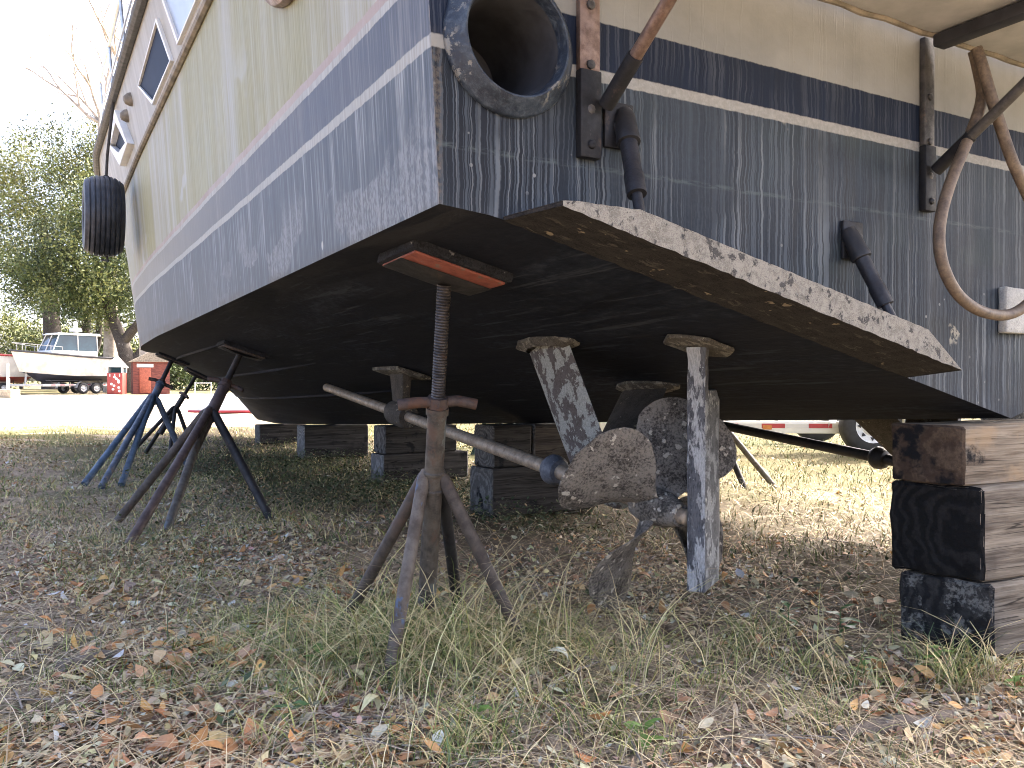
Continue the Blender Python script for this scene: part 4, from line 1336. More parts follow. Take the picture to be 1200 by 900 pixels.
tufts('tall_grass', [(430, 775, .10, 300, 1), (475, 770, .10, 380, 1.1), (525, 768, .12, 340, 1.0), (575, 775, .13, 300, .9), (630, 765, .15, 280, .8), (690, 770, .15, 220, .65),
                     (375, 765, .12, 280, .75), (320, 765, .12, 220, .6), (500, 810, .12, 200, .6), (590, 820, .12, 160, .5), (455, 740, .10, 200, 1), (620, 735, .14, 160, .7), (280, 800, .15, 160, .5), (740, 830, .14, 120, .5)],
      .07, .26, [2.2, 3.2, 2.6, 3.4, 1.6, 1.2], (.7, 2.0))
tufts('tall_grass', [(495, 775, .20, 170, 1.25), (580, 775, .20, 150, 1.2), (660, 785, .20, 90, 1.0), (410, 775, .18, 80, .9), (730, 760, .2, 50, .8), (950, 770, .14, 50, .8), (1130, 775, .1, 40, .8)],
      .22, .42, [.2, .5, 1.6, 5, 1.6, .1], (.6, 1.9), (.0018, .0034))
tufts('tall_grass', [(860, 765, .07, 130, .6), (890, 745, .07, 140, .7), (940, 780, .06, 120, .7), (1010, 790, .05, 100, .7), (960, 830, .05, 110, .6), (1125, 790, .035, 150, .9), (1140, 775, .03, 90, .9), (1090, 770, .05, 60, .8),
                     (830, 800, .07, 120, .5), (700, 860, .05, 120, .55), (560, 870, .06, 140, .6), (530, 885, .05, 120, .6), (360, 830, .06, 150, .6), (310, 880, .05, 100, .5), (760, 885, .05, 90, .45), (1180, 790, .05, 80, .7), (270, 730, .09, 160, .6), (330, 720, .1, 200, .6), (250, 680, .12, 160, .5)],
      .07, .24, [1.5, 2.5, 2.6, 2.8, 1.4, 1.2])
x_, y_ = tri_positions(21000, 1.5, 7.5, 1.25)
kk = (gh(x_ * 3.1 + 9, y_ * 2.7) > -.016) & ~((np.abs((x_ - HULL_O.x) * cy + (y_ - HULL_O.y) * sy) < 1.6) & (-(x_ - HULL_O.x) * sy + (y_ - HULL_O.y) * cy > .1) & (RNG.random(len(x_)) < .75))
x_, y_ = x_[kk], y_[kk]
blades('short_grass', x_, y_, RNG.uniform(.025, .12, len(x_)), RNG.uniform(.3, 1.5, len(x_)), RNG.uniform(.0015, .0035, len(x_)), GP, [1.6, 2.4, 1.8, 3.2, 2.2, 1.2])
# green patches of short grass on the left and middle distance
x_, y_ = tri_positions(60000, 2.2, 9.0, 1.2)
pn = np.sin(2.3 * x_ + 1.1 * y_ + 1) + np.sin(1.7 * y_ - 2.9 * x_ + 2) + .7 * np.sin(5.1 * x_ + 4.3 * y_) + .4 * RNG.standard_normal(len(x_))
lx_ = (x_ - HULL_O.x) * cy + (y_ - HULL_O.y) * sy
kk = (pn > .75) & (lx_ < -1.2)
x_, y_ = x_[kk], y_[kk]
blades('short_grass', x_, y_, RNG.uniform(.03, .10, len(x_)), RNG.uniform(.4, 1.6, len(x_)), RNG.uniform(.002, .0045, len(x_)), GP, [2.4, 3.4, 2.2, 2.0, 1.2, 1.6], segs=3)
# dead straw lying about
x_, y_ = tri_positions(10500, 1.45, 6.5, 1.15)
blades('straw', x_, y_, RNG.uniform(.03, .14, len(x_)), RNG.uniform(2.2, 4.5, len(x_)), RNG.uniform(.0012, .003, len(x_)), [(.54, .45, .27), (.40, .30, .18), (.20, .145, .095), (.44, .37, .27)], [3.4, 2.6, 1.2, 1.6], .30, z0=.012)
# sunlit lawn beyond the keel
n = 42000
x_ = RNG.uniform(-2.6, 11, n); y_ = 3.9 + 16 * RNG.random(n) ** 1.5
kk = (x_ * .9 + y_ > 5.0) & (np.abs(x_) < .72 * y_ + 1.2)
x_, y_ = x_[kk], y_[kk]
blades('lawn_grass', x_, y_, RNG.uniform(.03, .10, len(x_)), RNG.uniform(.3, 1.3, len(x_)), RNG.uniform(.004, .009, len(x_)), GP, [1.6, 3.2, 3.4, 2.6, 1.2, .6], segs=3, gain=.45)
# shaded grass on the left, towards the sandy yard
n = 26000
x_ = RNG.uniform(-11, -.6, n); y_ = 4.2 + 10.5 * RNG.random(n) ** 1.2
kk = (np.abs(x_) < .70 * y_ + .8)
x_, y_ = x_[kk], y_[kk]
blades('short_grass', x_, y_, RNG.uniform(.03, .11, len(x_)), RNG.uniform(.4, 1.6, len(x_)), RNG.uniform(.004, .008, len(x_)), GP, [2.2, 2.0, 1.5, 2.6, 2.4, 2.2], segs=3)
# low leafy ground cover in the shade under the hull
def cover(name, n, spots):
    xs_, ys_ = [], []
    for (px, py, rx_, ry_, m) in spots:
        c = on_ground(px, py); xs_.append(c.x + RNG.normal(0, rx_, m)); ys_.append(c.y + RNG.normal(0, ry_, m))
    x, y = np.concatenate(xs_), np.concatenate(ys_)
    n = len(x)
    l = RNG.uniform(.014, .034, n); w = l * RNG.uniform(.5, .8, n)
    a = RNG.uniform(0, 2 * np.pi, n); t = RNG.uniform(-.2, .9, n)
    z = gh(x, y) + .01 + .13 * RNG.random(n) ** 1.4
    d = np.stack([np.cos(a) * np.cos(t), np.sin(a) * np.cos(t), np.sin(t)], -1); s_ = np.stack([-np.sin(a), np.cos(a), np.zeros(n)], -1)
    nn = np.cross(d, s_)
    P0 = np.stack([x, y, z], -1)
    V = np.stack([P0, P0 + d * (l * .5)[:, None] + s_ * (w * .5)[:, None] + nn * (l * .08)[:, None], P0 + d * l[:, None], P0 + d * (l * .5)[:, None] - s_ * (w * .5)[:, None] + nn * (l * .08)[:, None]], 1)
    pal = np.array([(.040, .060, .022), (.065, .085, .036), (.095, .115, .055), (.14, .145, .08), (.17, .125, .07)])
    col = pal[RNG.choice(5, n, p=[.26, .3, .22, .12, .10])] * RNG.uniform(.7, 1.2, (n, 1))
    return tag(fast_mesh(name, V, [[0, 1, 2], [0, 2, 3]], col, M_blade), kind='stuff')


cover('ground_cover', 0, [(330, 545, .55, .6, 3600), (430, 570, .5, .5, 3400), (520, 585, .4, .4, 1800), (380, 590, .5, .4, 2400), (280, 560, .6, .5, 1800), (590, 610, .25, .2, 700), (660, 615, .25, .2, 500),
                          (300, 530, .8, .9, 1800), (450, 530, .6, .6, 1200), (560, 690, .3, .3, 160), (900, 700, .25, .2, 200), (240, 640, .35, .4, 220), (360, 690, .3, .3, 120), (290, 850, .06, .05, 30)])

# countable broad-leaved weeds
M_weed = plain('fresh weed leaf', (.12, .21, .045), .5, 0, .3, 40, .2)
M_weed2 = plain('dull weed leaf', (.07, .14, .04), .5, 0, .3, 40, .2)  # darker, duller green than the fresh leaf


def weed(px, py, hgt, n, mat, seed, label, lsize=.045):
    rnd = random.Random(seed); c = on_ground(px, py); c.z = float(gh(c.x, c.y))
    q = MB(); q.tube([(0, 0, -.01), (rnd.uniform(-.01, .01), rnd.uniform(-.01, .01), hgt)], [.0025, .0012], 6)
    for i in range(n):
        z = hgt * (.25 + .75 * i / max(1, n - 1)); a = i * 2.4 + rnd.uniform(-.3, .3); t = rnd.uniform(.0, .6)
        l = lsize * rnd.uniform(.8, 1.25); w = l * .48
        d = Vector((math.cos(a) * math.cos(t), math.sin(a) * math.cos(t), math.sin(t))); s_ = Vector((-math.sin(a), math.cos(a), 0)); n_ = d.cross(s_)
        p = Vector((0, 0, z))
        V = []
        for k, wf in ((0, .08), (.25, .7), (.5, 1), (.78, .7), (1, .03)):
            m_ = p + d * (l * k) - n_ * (l * .18 * k * k) * (-1 if n_.z < 0 else 1)
            for sg in (-1, 0, 1): V.append(m_ + s_ * (w * .5 * wf * sg) + (n_ if n_.z > 0 else -n_) * (abs(sg) * w * .10 * wf))
        fs = []
        for k in range(4):
            for j in range(2): fs.append([k * 3 + j, k * 3 + j + 1, k * 3 + j + 4, k * 3 + j + 3])
        q.add(V, fs)
    o = q.build('weed', mat, None, 60); o.location = c
    return tag(o, label, 'weed', 'green broad-leaved weeds in the leaf litter')


weed(756, 872, .05, 6, M_weed, 1, 'small bright green weed in dry leaves beside a large orange leaf', .055)
weed(1012, 785, .07, 6, M_weed, 2, 'bright green weed between the fallen branch and the stern blocks', .048)
weed(1098, 780, .10, 8, M_weed, 3, 'green weed standing against the lichen speckled bottom block', .042)
weed(925, 735, .09, 8, M_weed2, 4, 'paler weed clump at the edge of the shade under the stern', .048)
weed(985, 745, .10, 9, M_weed2, 5, 'broad leaved weed in the deep shade left of the stern blocks', .06)
weed(375, 788, .05, 7, M_weed, 6, 'low green weed in the grass at the foot of the rusty stand', .055)
weed(340, 850, .05, 6, M_weed2, 7, 'dull green weed low in the leaf litter, nearest the camera', .045)
weed(560, 855, .05, 6, M_weed, 8, 'yellowish weed among bent straw and brown leaves', .04)
weed(1190, 800, .06, 6, M_weed, 9, 'green weed below the grey side of the bottom block', .04)

# fallen wood
M_bark = barnacle('grey bark', (.09, .072, .058), (.20, .165, .135), (.32, .29, .25), .35, (.3, .3, .25), .1, 1.6)
M_twig = plain('dry twig', (.24, .205, .17), .85, 0, .35, 40, .3)


def branch(path, rad, label, name='fallen_branch', mat=M_bark, cat='branch', n=12, rough=.12):
    ps = [on_ground(px, py) for px, py in path]
    for p in ps: p.z = float(gh(p.x, p.y)) + rad[0] * .62
    pts_, rs_ = [], []
    for i in range(len(ps) - 1):
        for k in range(6):
            u = k / 6
            pts_.append(ps[i].lerp(ps[i + 1], u) + Vector((random.uniform(-1, 1), random.uniform(-1, 1), random.uniform(-1, 1))) * rad[i] * rough)
            rs_.append((rad[i] + (rad[i + 1] - rad[i]) * u) * random.uniform(.9, 1.1))
    pts_.append(ps[-1]); rs_.append(rad[-1])
    q = MB(); q.tube(pts_, rs_, n)
    o = q.build(name, mat, None, 50, origin=ps[0])
    return tag(o, label, cat)


branch([(985, 852), (1030, 836), (1085, 829), (1140, 815)], [.014, .023, .019, .008], 'thick grey fallen branch lying in leaves before the stern blocks')
branch([(1140, 815), (1175, 808)], [.008, .004], 'thin pale stick at the tip of the thick branch', 'fallen_stick', M_twig, 'stick', 8)
branch([(68, 792), (100, 782), (145, 773)], [.022, .026, .016], 'short brown rotten log in the leaf litter, away from the boat')
branch([(378, 835), (430, 815), (470, 797)], [.009, .008, .004], 'straight pale stick lying below the near jack stand', 'fallen_stick', M_twig, 'stick', 8)
branch([(300, 838), (345, 852), (390, 862)], [.007, .006, .003], 'crooked grey twig under the dull green weed', 'fallen_stick', M_twig, 'stick', 8, .5)
branch([(760, 862), (860, 861)], [.004, .003], 'thin straight straw coloured twig beside the orange leaf', 'fallen_stick', M_twig, 'stick', 8, .3)
x_, y_ = tri_positions(420, 1.5, 6, 1.2)
tw_ = MB()
for i in range(len(x_)):
    a = random.uniform(0, 6.28); l = random.uniform(.05, .22); p = Vector((x_[i], y_[i], float(gh(x_[i], y_[i])) + .014)); r_ = random.uniform(.0012, .0035)
    d = Vector((math.cos(a), math.sin(a), random.uniform(-.05, .12)))
    tw_.tube([p, p + d * l * .5 + Vector((0, 0, random.uniform(-.004, .008))), p + d * l], [r_, r_ * .9, r_ * .5], 5)
tag(tw_.build('twig_litter', M_twig, None, 50), kind='stuff')

# ------------------------------------------------------------------ background
M_bark2 = barnacle('oak bark', (.040, .034, .029), (.085, .073, .063), (.14, .125, .11), .35, (.2, .2, .18), .1, .12)
M_crown = Mat('tree leaves', .6, 0, .35); M_crown.col(M_crown.attr()); 
M_crown.b.inputs['Transmission Weight'].default_value = 0.0
M_crown = M_crown.m


def tree(label, base, trunk, limbs, clumps, n, pal, seed, lsize=(.12, .30), name='oak_tree'):
    """trunk/limbs: lists of (points, radii); clumps: (centre, radius)"""
    rg = np.random.default_rng(seed); n = int(n * 1.7)
    root = empty(name, base); tag(root, label, 'tree', 'trees behind the yard')
    o_ = Vector(base)
    clumps = [(c_, r_ * 1.18) for c_, r_ in clumps]
    q = MB()
    for (ps, rs) in trunk + limbs: q.tube(ps, [r_ * 1.15 for r_ in rs], 10)
    q.build('trunk', M_bark2, root, 60, origin=o_)
    wts = np.array([c[1] ** 2 for c in clumps]); wts = wts / wts.sum()
    ci = rg.choice(len(clumps), n, p=wts)
    C = np.array([tuple(c[0]) for c in clumps])[ci]; rad = np.array([c[1] for c in clumps])[ci]
    # sub-clumps: sprays of leaves grouped into uneven bunches
    ns = 26
    sub = rg.standard_normal((len(clumps), ns, 3)); sub /= np.linalg.norm(sub, axis=2, keepdims=True); sub *= (rg.random((len(clumps), ns, 1)) ** .45)
    si = rg.integers(0, ns, n)
    off = sub[ci, si] * rad[:, None] * np.array([1, 1, .78]) + rg.standard_normal((n, 3)) * (rad * .19)[:, None]
    P = C + off
    a = rg.standard_normal((n, 3)); a /= np.linalg.norm(a, axis=1, keepdims=True)
    b = np.cross(a, rg.standard_normal((n, 3))); b /= np.linalg.norm(b, axis=1, keepdims=True)
    s = rg.uniform(*lsize, n)[:, None]
    V = np.stack([P - a * s * .5, P + b * s * .22 + a * s * .05, P + a * s * .5, P - b * s * .22 - a * s * .02], 1) - np.array(o_)
    tone = rg.uniform(.6, 1.35, (len(clumps), ns))[ci, si][:, None]
    pal = np.array(pal)
    col = pal[rg.integers(0, len(pal), (len(clumps), ns))[ci, si]] * tone * rg.uniform(.88, 1.12, (n, 1))
    fast_mesh('crown', V, [[0, 1, 2], [0, 2, 3]], np.clip(col, .005, .5), M_crown, root)
    return root


def tp(px, py, Y): return at(px, py, Y)


OAK = [(.065, .090, .026), (.095, .125, .038), (.16, .18, .06), (.045, .065, .022)]
OAK2 = [(.12, .145, .045), (.18, .195, .065), (.25, .245, .09), (.08, .10, .035)]
Y1 = 55.0
tree('leaning live oak with a forked grey trunk and dense green crown beside the red kiosk', (tp(156, 457, Y1).x, Y1, 0),
     [([tp(158, 459, Y1), tp(152, 430, Y1), tp(143, 400, Y1), tp(131, 370, Y1), tp(122, 345, Y1), tp(112, 300, Y1)], [.62, .46, .36, .30, .24, .16])],
     [([tp(152, 432, Y1), tp(170, 408, Y1 + .5), tp(192, 370, Y1 + 1)], [.36, .30, .2]), ([tp(145, 400, Y1), tp(163, 378, Y1 - .5), tp(185, 352, Y1 - 1)], [.30, .24, .15]),
      ([tp(125, 350, Y1), tp(90, 310, Y1 - 1), tp(60, 280, Y1 - 1)], [.3, .2, .1])],
     [(tp(120, 330, Y1), 2.6), (tp(95, 345, Y1 - 1), 2.0), (tp(150, 315, Y1 - 1), 2.6), (tp(75, 300, Y1 - 1.5), 2.6), (tp(110, 280, Y1), 3.0), (tp(160, 270, Y1), 3.0), (tp(55, 325, Y1 - 1), 2.0), (tp(85, 352, Y1 - 1), 1.3), (tp(35, 315, Y1), 2.2),
      (tp(110, 365, Y1), 1.3), (tp(185, 330, Y1), 2.4), (tp(130, 235, Y1), 2.6), (tp(30, 340, Y1), 1.5)], 26000, OAK, 3)
Y2 = 62.0
tree('tall sunlit oak with a broad yellow green crown filling the sky edge', (tp(60, 455, Y2).x, Y2, 0),
     [([tp(62, 456, Y2), tp(62, 400, Y2), tp(58, 330, Y2), tp(50, 260, Y2)], [.7, .55, .45, .25])], [([tp(60, 330, Y2), tp(100, 260, Y2), tp(120, 190, Y2)], [.3, .2, .1])],
     [(tp(15, 195, Y2), 2.6), (tp(60, 185, Y2), 2.6), (tp(105, 175, Y2), 2.4), (tp(130, 165, Y2), 2.0), (tp(35, 235, Y2), 3.2), (tp(85, 225, Y2), 3.2), (tp(-20, 230, Y2), 3.2), (tp(10, 270, Y2), 3.2), (tp(65, 260, Y2), 3.2), (tp(115, 215, Y2), 2.6), (tp(-15, 310, Y2), 3.0), (tp(145, 195, Y2), 2.4)], 24000, OAK2, 4)
Y3 = 66.0
tree('pale trunked oak standing behind the leaning one', (tp(98, 452, Y3).x, Y3, 0),
     [([tp(108, 458, Y3), tp(106, 425, Y3), tp(100, 395, Y3), tp(103, 360, Y3)], [.55, .45, .38, .2])], [([tp(106, 425, Y3), tp(115, 400, Y3), tp(118, 365, Y3)], [.3, .25, .15]), ([tp(122, 458, Y3), tp(121, 425, Y3), tp(133, 395, Y3)], [.32, .28, .2])],
     [(tp(95, 350, Y3), 3.2), (tp(130, 360, Y3), 3.0), (tp(160, 340, Y3), 3.4), (tp(60, 340, Y3), 3.2), (tp(190, 370, Y3), 3.0)], 9000, OAK, 5)
Y4 = 76.0
for i, (lab, cl) in enumerate((('olive green thicket seen under the crowns beyond the pale trunked oak', [(tp(85, 415, Y4), 2.4), (tp(115, 405, Y4), 2.6), (tp(140, 415, Y4), 2.6), (tp(105, 435, Y4), 1.8), (tp(132, 438, Y4), 1.6)]),
                               ('yellow green bushes behind the white pilothouse boat', [(tp(25, 405, Y4), 2.4), (tp(45, 390, Y4), 2.4), (tp(10, 380, Y4), 2.8), (tp(60, 400, Y4), 2.2), (tp(35, 425, Y4), 2.2), (tp(80, 395, Y4), 2.0), (tp(0, 420, Y4), 2.4)]),
                               ('brushy shrubs seen under the hull behind the shed', [(tp(190, 438, Y4 - 8), 1.9), (tp(215, 436, Y4 - 8), 1.9), (tp(240, 440, Y4 - 8), 1.7), (tp(270, 440, Y4 - 8), 1.9), (tp(165, 430, Y4 - 8), 2.2)]))):
    bx = cl[0][0]
    tree(lab, (bx.x, bx.y, 0), [([Vector((bx.x, bx.y, 0)), bx], [.16, .06])], [], cl, 5200, OAK2 if i < 2 else OAK, 20 + i, (.2, .4), 'thicket')

# bare winter tree
M_bare = plain('bare winter wood', (.36, .31, .25), .85, 0, .3, 3, 0)


def bare(label, base, start, dirs, seed, yellow=None):
    rnd = random.Random(seed)
    root = empty('bare_tree', base); tag(root, label, 'tree', 'trees behind the yard')
    q = MB()

    def grow(p, d, l, r, dep):
        pts_ = [p]; k = 4
        for i in range(k):
            d = (d + Vector((rnd.uniform(-.22, .22), rnd.uniform(-.22, .22), rnd.uniform(-.12, .2)))).normalized()
            pts_.append(pts_[-1] + d * l / k)
        q.tube(pts_, [r * (1 - .13 * i) for i in range(k + 1)], 5 if dep > 1 else 8, False)
        if dep < 5:
            for i in range(2 if dep else 3):
                dd = (d + Vector((rnd.uniform(-.8, .8), rnd.uniform(-.5, .5), rnd.uniform(-.35, .6)))).normalized()
                grow(pts_[rnd.choice([2, 3, 4])], dd, l * rnd.uniform(.55, .78), r * .52, dep + 1)
    q.tube([Vector(base), Vector(base).lerp(start, .5) + Vector((.3, 0, 0)), start], [.5, .38, .26], 10)
    for d, l in dirs: grow(start, Vector(d).normalized(), l, .13, 0)
    q.build('branches', M_bare, root, 60, origin=Vector(base))
    return root


YB = 56.0
bare('leafless winter tree whose grey twigs spread over the white sky', (tp(130, 455, YB).x, YB, 0), tp(120, 145, YB), [((-1, 0, .35), 4.2), ((-.6, .2, .6), 3.6), ((.3, 0, 1), 4.2), ((-.2, 0, 1), 3.2)], 5)
bare('second leafless tree rising above the deck rail with a few yellow twigs', (tp(172, 455, YB - 4).x, YB - 4, 0), tp(165, 110, YB - 4), [((-.6, 0, .9), 4.2), ((-.2, 0, 1), 4.4), ((.2, 0, 1), 3.6)], 9)

# background boats on trailers
M_bwhite = plain('boat white', (.66, .65, .61), .4, 0, .08, 3, 0)
M_bcream = plain('boat stained cream', (.62, .58, .50), .5, 0, .25, 2.2, .1)
M_bnavy = plain('boat dark bottom', (.030, .032, .05), .5, 0, .3, 2, 0)
M_bred = plain('boat red band', (.34, .035, .035), .45, 0, .2, 3, 0)
M_bglass = plain('boat glass', (.015, .035, .045), .05, 0, .4, .8, 0)
M_blackrub = plain('boat rub strip', (.04, .04, .045), .6, 0, .2, 8, 0)
M_galv = plain('galvanised steel', (.42, .42, .41), .5, .4, .15, 9, .05)
M_tyreb = plain('trailer tyre', (.022, .022, .024), .7, 0, .25, 20, .1)
M_rim = plain('white wheel rim', (.62, .62, .60), .4, 0, .1, 15, 0)
M_redtape = plain('red marker', (.42, .03, .03), .5, 0, .1, 20, 0)
M_amber = plain('amber marker', (.45, .16, .03), .4, 0, .1, 20, 0)


def small_boat(label, loc, yaw, ln, bm, zkeel, zsh, bandmat, botmat, sidemat, house=True):
    root = empty('trailer_boat', loc, yaw); tag(root, label, 'boat', 'boats on trailers in the yard')
    st = np.linspace(0, 1, 22)

    def half(u, k): return bm / 2 * k * (1 - max(0, (u - .45) / .55) ** 2.3)
    sheer = lambda u: zsh + .35 * u * u
    chine = lambda u: zkeel + .40 + .55 * max(0, u - .45) ** 1.5
    keel = lambda u: zkeel + max(0, (u - .72) / .28) ** 2.2 * (zsh - zkeel) * .75
    rows, rb = [], []
    for u in st:
        y = -ln / 2 + u * ln; yb = y + .5 * u ** 4
        hs, hc = half(u, 1), half(u, .86) * (1 - .25 * max(0, u - .6))
        rb.append([(-hc, y, chine(u)), (-hc * .5, y, (chine(u) + keel(u)) / 2 - .03), (0, y, keel(u)), (hc * .5, y, (chine(u) + keel(u)) / 2 - .03), (hc, y, chine(u))])
        rows.append([(-hs, yb, sheer(u)), (-hs * .99 + (hs * .99 - hc) * .35, y + (yb - y) * .6, sheer(u) - (sheer(u) - chine(u)) * .4), (-hc, y, chine(u))])
    q = MB(); q.grid(rb, 1)
    for sg in (1, -1):
        q.grid([[(p[0] * sg, p[1], p[2]) for p in r] for r in rows], 0)
    q.add([rb[0][4], rb[0][3], rb[0][2], rb[0][1], rb[0][0], rows[0][0], (bm / 2, -ln / 2, sheer(0))], [[0, 1, 2, 3, 4, 5, 6]], 0)
    q.grid([[(-half(u, .99), -ln / 2 + u * ln + .5 * u ** 4, sheer(u) - .03), (half(u, .99), -ln / 2 + u * ln + .5 * u ** 4, sheer(u) - .03)] for u in st], 2)
    hull = q.build('hull', [sidemat, botmat, M_bwhite], root, 40)
    q = MB()
    for sg in (-1, 1): q.tube([(sg * (half(u, 1) + .02), -ln / 2 + u * ln + .5 * u ** 4, sheer(u) - .04) for u in st], .06, 8)
    q.build('rub_strip', bandmat, root)
    if house:
        w = bm * .36; y0, y1, z0, z1 = -ln * .30, ln * .16, zsh - .05, zsh + 1.30
        q = MB(); q.hexa([(-w, y0, z0), (w, y0, z0), (-w, y1 + .45, z0), (w, y1 + .45, z0), (-w * .9, y0, z0 + .42), (w * .9, y0, z0 + .42), (-w * .92, y1 + .3, z0 + .42), (w * .92, y1 + .3, z0 + .42)])
        ho = q.build('pilothouse', M_bwhite, root, 30, .04)
        q = MB(); q.hexa([(-w * .9, y0 + .02, z0 + .41), (w * .9, y0 + .02, z0 + .41), (-w * .91, y1 + .28, z0 + .41), (w * .91, y1 + .28, z0 + .41), (-w * .84, y0 + .05, z1), (w * .84, y0 + .05, z1), (-w * .80, y1 - .12, z1), (w * .80, y1 - .12, z1)])
        q.build('window', M_bglass, ho, 20, .02)
        for (xx, yy, xt, yt) in ((-.905, y1 + .29, -.805, y1 - .11), (.905, y1 + .29, .805, y1 - .11), (0, y1 + .30, 0, y1 - .09), (-.92, y0 + .0, -.85, y0 + .03), (.92, y0, .85, y0 + .03), (-.915, (y0 + y1) / 2, -.83, (y0 + y1) / 2), (.915, (y0 + y1) / 2, .83, (y0 + y1) / 2)):
            q = MB(); q.tube([(xx * w, yy, z0 + .4), (xt * w, yt, z1)], .035, 6)
            q.build('window_post', M_bwhite, ho)
        q = MB(); q.hexa([(-w, y0 - .2, z1 - .01), (w, y0 - .2, z1 - .01), (-w * .93, y1 + .12, z1 - .01), (w * .93, y1 + .12, z1 - .01), (-w * .9, y0 - .15, z1 + .14), (w * .9, y0 - .15, z1 + .14), (-w * .8, y1 - .1, z1 + .12), (w * .8, y1 - .1, z1 + .12)])
        rf = q.build('roof', M_bwhite, root, 30, .04)
        q = MB(); q.lathe((0, y0 + .9, z1 + .13), (0, 0, 1), [(0, .12), (.12, .12), (.12, .34), (.20, .36), (.34, .30), (.38, .12), (.42, .10), (.66, .14), (.74, .10), (.76, .001)], 16)
        q.build('radome', M_bwhite, rf)
        q = MB()
        for sg in (-1, 1):
            pts_ = [(sg * half(u, .9), -ln / 2 + u * ln + .5 * u ** 4, sheer(u) + .42) for u in np.linspace(.62, .98, 8)]
            q.tube(pts_, .02, 6)
            for p in pts_[::2]: q.tube([(p[0], p[1], p[2] - .42), p], .018, 6)
        q.build('bow_rail', M_galv, root)
    else:
        q = MB()
        for sg in (-1, 1):
            for yy in (-.6, .5): q.tube([(sg * .75, yy, zsh), (sg * .6, yy, zsh + 2.0)], .035, 6)
            q.tube([(sg * .6, -.8, zsh + 2.0), (sg * .6, .7, zsh + 2.0)], .035, 6); q.tube([(sg * .6, -.5, zsh + 2.3), (sg * .75, -1.2, zsh + 3.0)], .025, 6)
        for yy in np.linspace(-.8, .7, 5): q.tube([(-.6, yy, zsh + 2.0), (.6, yy, zsh + 2.0)], .03, 6)
        q.build('tower_frame', M_galv, root)
        q = MB(); q.box((0, 0, zsh + .5), (.9, 1.1, 1.0)); q.build('console', M_bwhite, root, 30, .06)
    return root


def wheel(parent, x, y, r, w=.20):
    sg = 1 if x > 0 else -1
    q = MB(); q.lathe((x - w / 2, y, r), (1, 0, 0), [(0, r * .58), (0, r * .82), (.02, r * .96), (.04, r), (w - .04, r), (w - .02, r * .96), (w, r * .82), (w, r * .58), (w - .05, r * .56), (.05, r * .56), (0, r * .58)], 28)
    wh = q.build('wheel', M_tyreb, parent, 40)
    q = MB(); xo = x + sg * w / 2; d = (-sg, 0, 0)
    q.lathe((xo, y, r), d, [(.005, r * .60), (.0, r * .575), (.03, r * .53), (.045, r * .34), (.02, r * .26), (.0, r * .16), (-.01, r * .10), (-.01, .001)], 24)
    rim = q.build('rim', M_rim, wh, 40)
    for k in range(8):
        q = MB(); a = k * math.pi / 4
        c = Vector((xo - sg * .030, y + r * .43 * math.cos(a), r + r * .43 * math.sin(a)))
        u = Vector((0, math.cos(a), math.sin(a))); v = Vector((0, -math.sin(a), math.cos(a)))
        q.prism([c - v * r * .075 - u * r * .05, c + v * r * .075 - u * r * .05, c + u * r * .075], (sg * .004, 0, 0))
        q.build('slot', M_tyreb, wh, 0)
    return wh


M_tape = Mat('red and white tape', .5)
_x, _y, _z = M_tape.xyz()
M_tape.col(M_tape.mix(M_tape.op('GREATER_THAN', M_tape.op('FRACT', M_tape.op('MULTIPLY', _y, 1.9)), .5), (.36, .04, .04), (.55, .53, .5))); M_tape = M_tape.m


def boat_trailer(label, loc, yaw, ln, wd, zf, mat, wy, fender=True, tape=True, hgt=.14, post=True):
    root = empty('boat_trailer', loc, yaw); tag(root, label, 'trailer', 'boat trailers in the yard')
    q = MB()
    for sg in (-1, 1):
        q.box((sg * wd / 2, -.2, zf), (.07, ln, hgt))
        q.bar((sg * wd / 2, ln / 2 - .2, zf), (0, ln / 2 + 1.2, zf), .07, hgt * .9)
    for yy in np.linspace(-ln / 2, ln / 2 - .4, 4): q.box((0, yy, zf - .03), (wd - .07, .07, .07))
    q.build('frame', mat, root, 30, .008)
    for sg in (-1, 1):
        q = MB(); q.bar((sg * wd * .28, -ln / 2, zf + .30), (sg * wd * .28, ln / 2 - .6, zf + .28), .09, .05)
        for yy in (-ln / 2 + .2, 0, ln / 2 - .9): q.box((sg * wd * .28, yy, zf + .13), (.04, .04, .30))
        q.build('bunk', M_blackrub, root, 30)
    for y in wy:
        for sg in (-1, 1): wheel(root, sg * (wd / 2 + .17), y, .33)
    q = MB()
    for y in wy: q.tube([(-wd / 2 - .12, y, .33), (wd / 2 + .12, y, .33)], .035, 8)
    q.build('axle', M_blackrub, root)
    if fender:
        for sg in (-1, 1):
            q = MB(); y0, y1 = min(wy) - .42, max(wy) + .42; xx = sg * (wd / 2 + .17)
            prof = [(y0, .36), (y0 + .10, .62), (y0 + .28, .74), (y1 - .28, .74), (y1 - .10, .62), (y1, .36)]
            q.grid([[(xx - .13, a, b) for a, b in prof], [(xx + .13, a, b) for a, b in prof], [(xx + .13, a, b - .07) for a, b in prof]])
            q.build('fender', mat, root, 30)
    if tape:
        for sg in (-1, 1):
            q = MB(); 
            q = MB(); q.box((sg * (wd / 2 + .038), -.2, zf + hgt * .12), (.004, ln * .9, hgt * .36))
            q.build('reflector_tape', M_tape, root, 0)
    if post:
        q = MB(); q.bar((0, ln / 2 + .3, zf), (0, ln / 2 + .2, zf + 1.2), .08, .08); q.tube([(0, ln / 2 + 1.15, 0.08), (0, ln / 2 + 1.15, zf + .4)], .04, 8)
        q.build('winch_post', M_galv, root, 30)
    return root


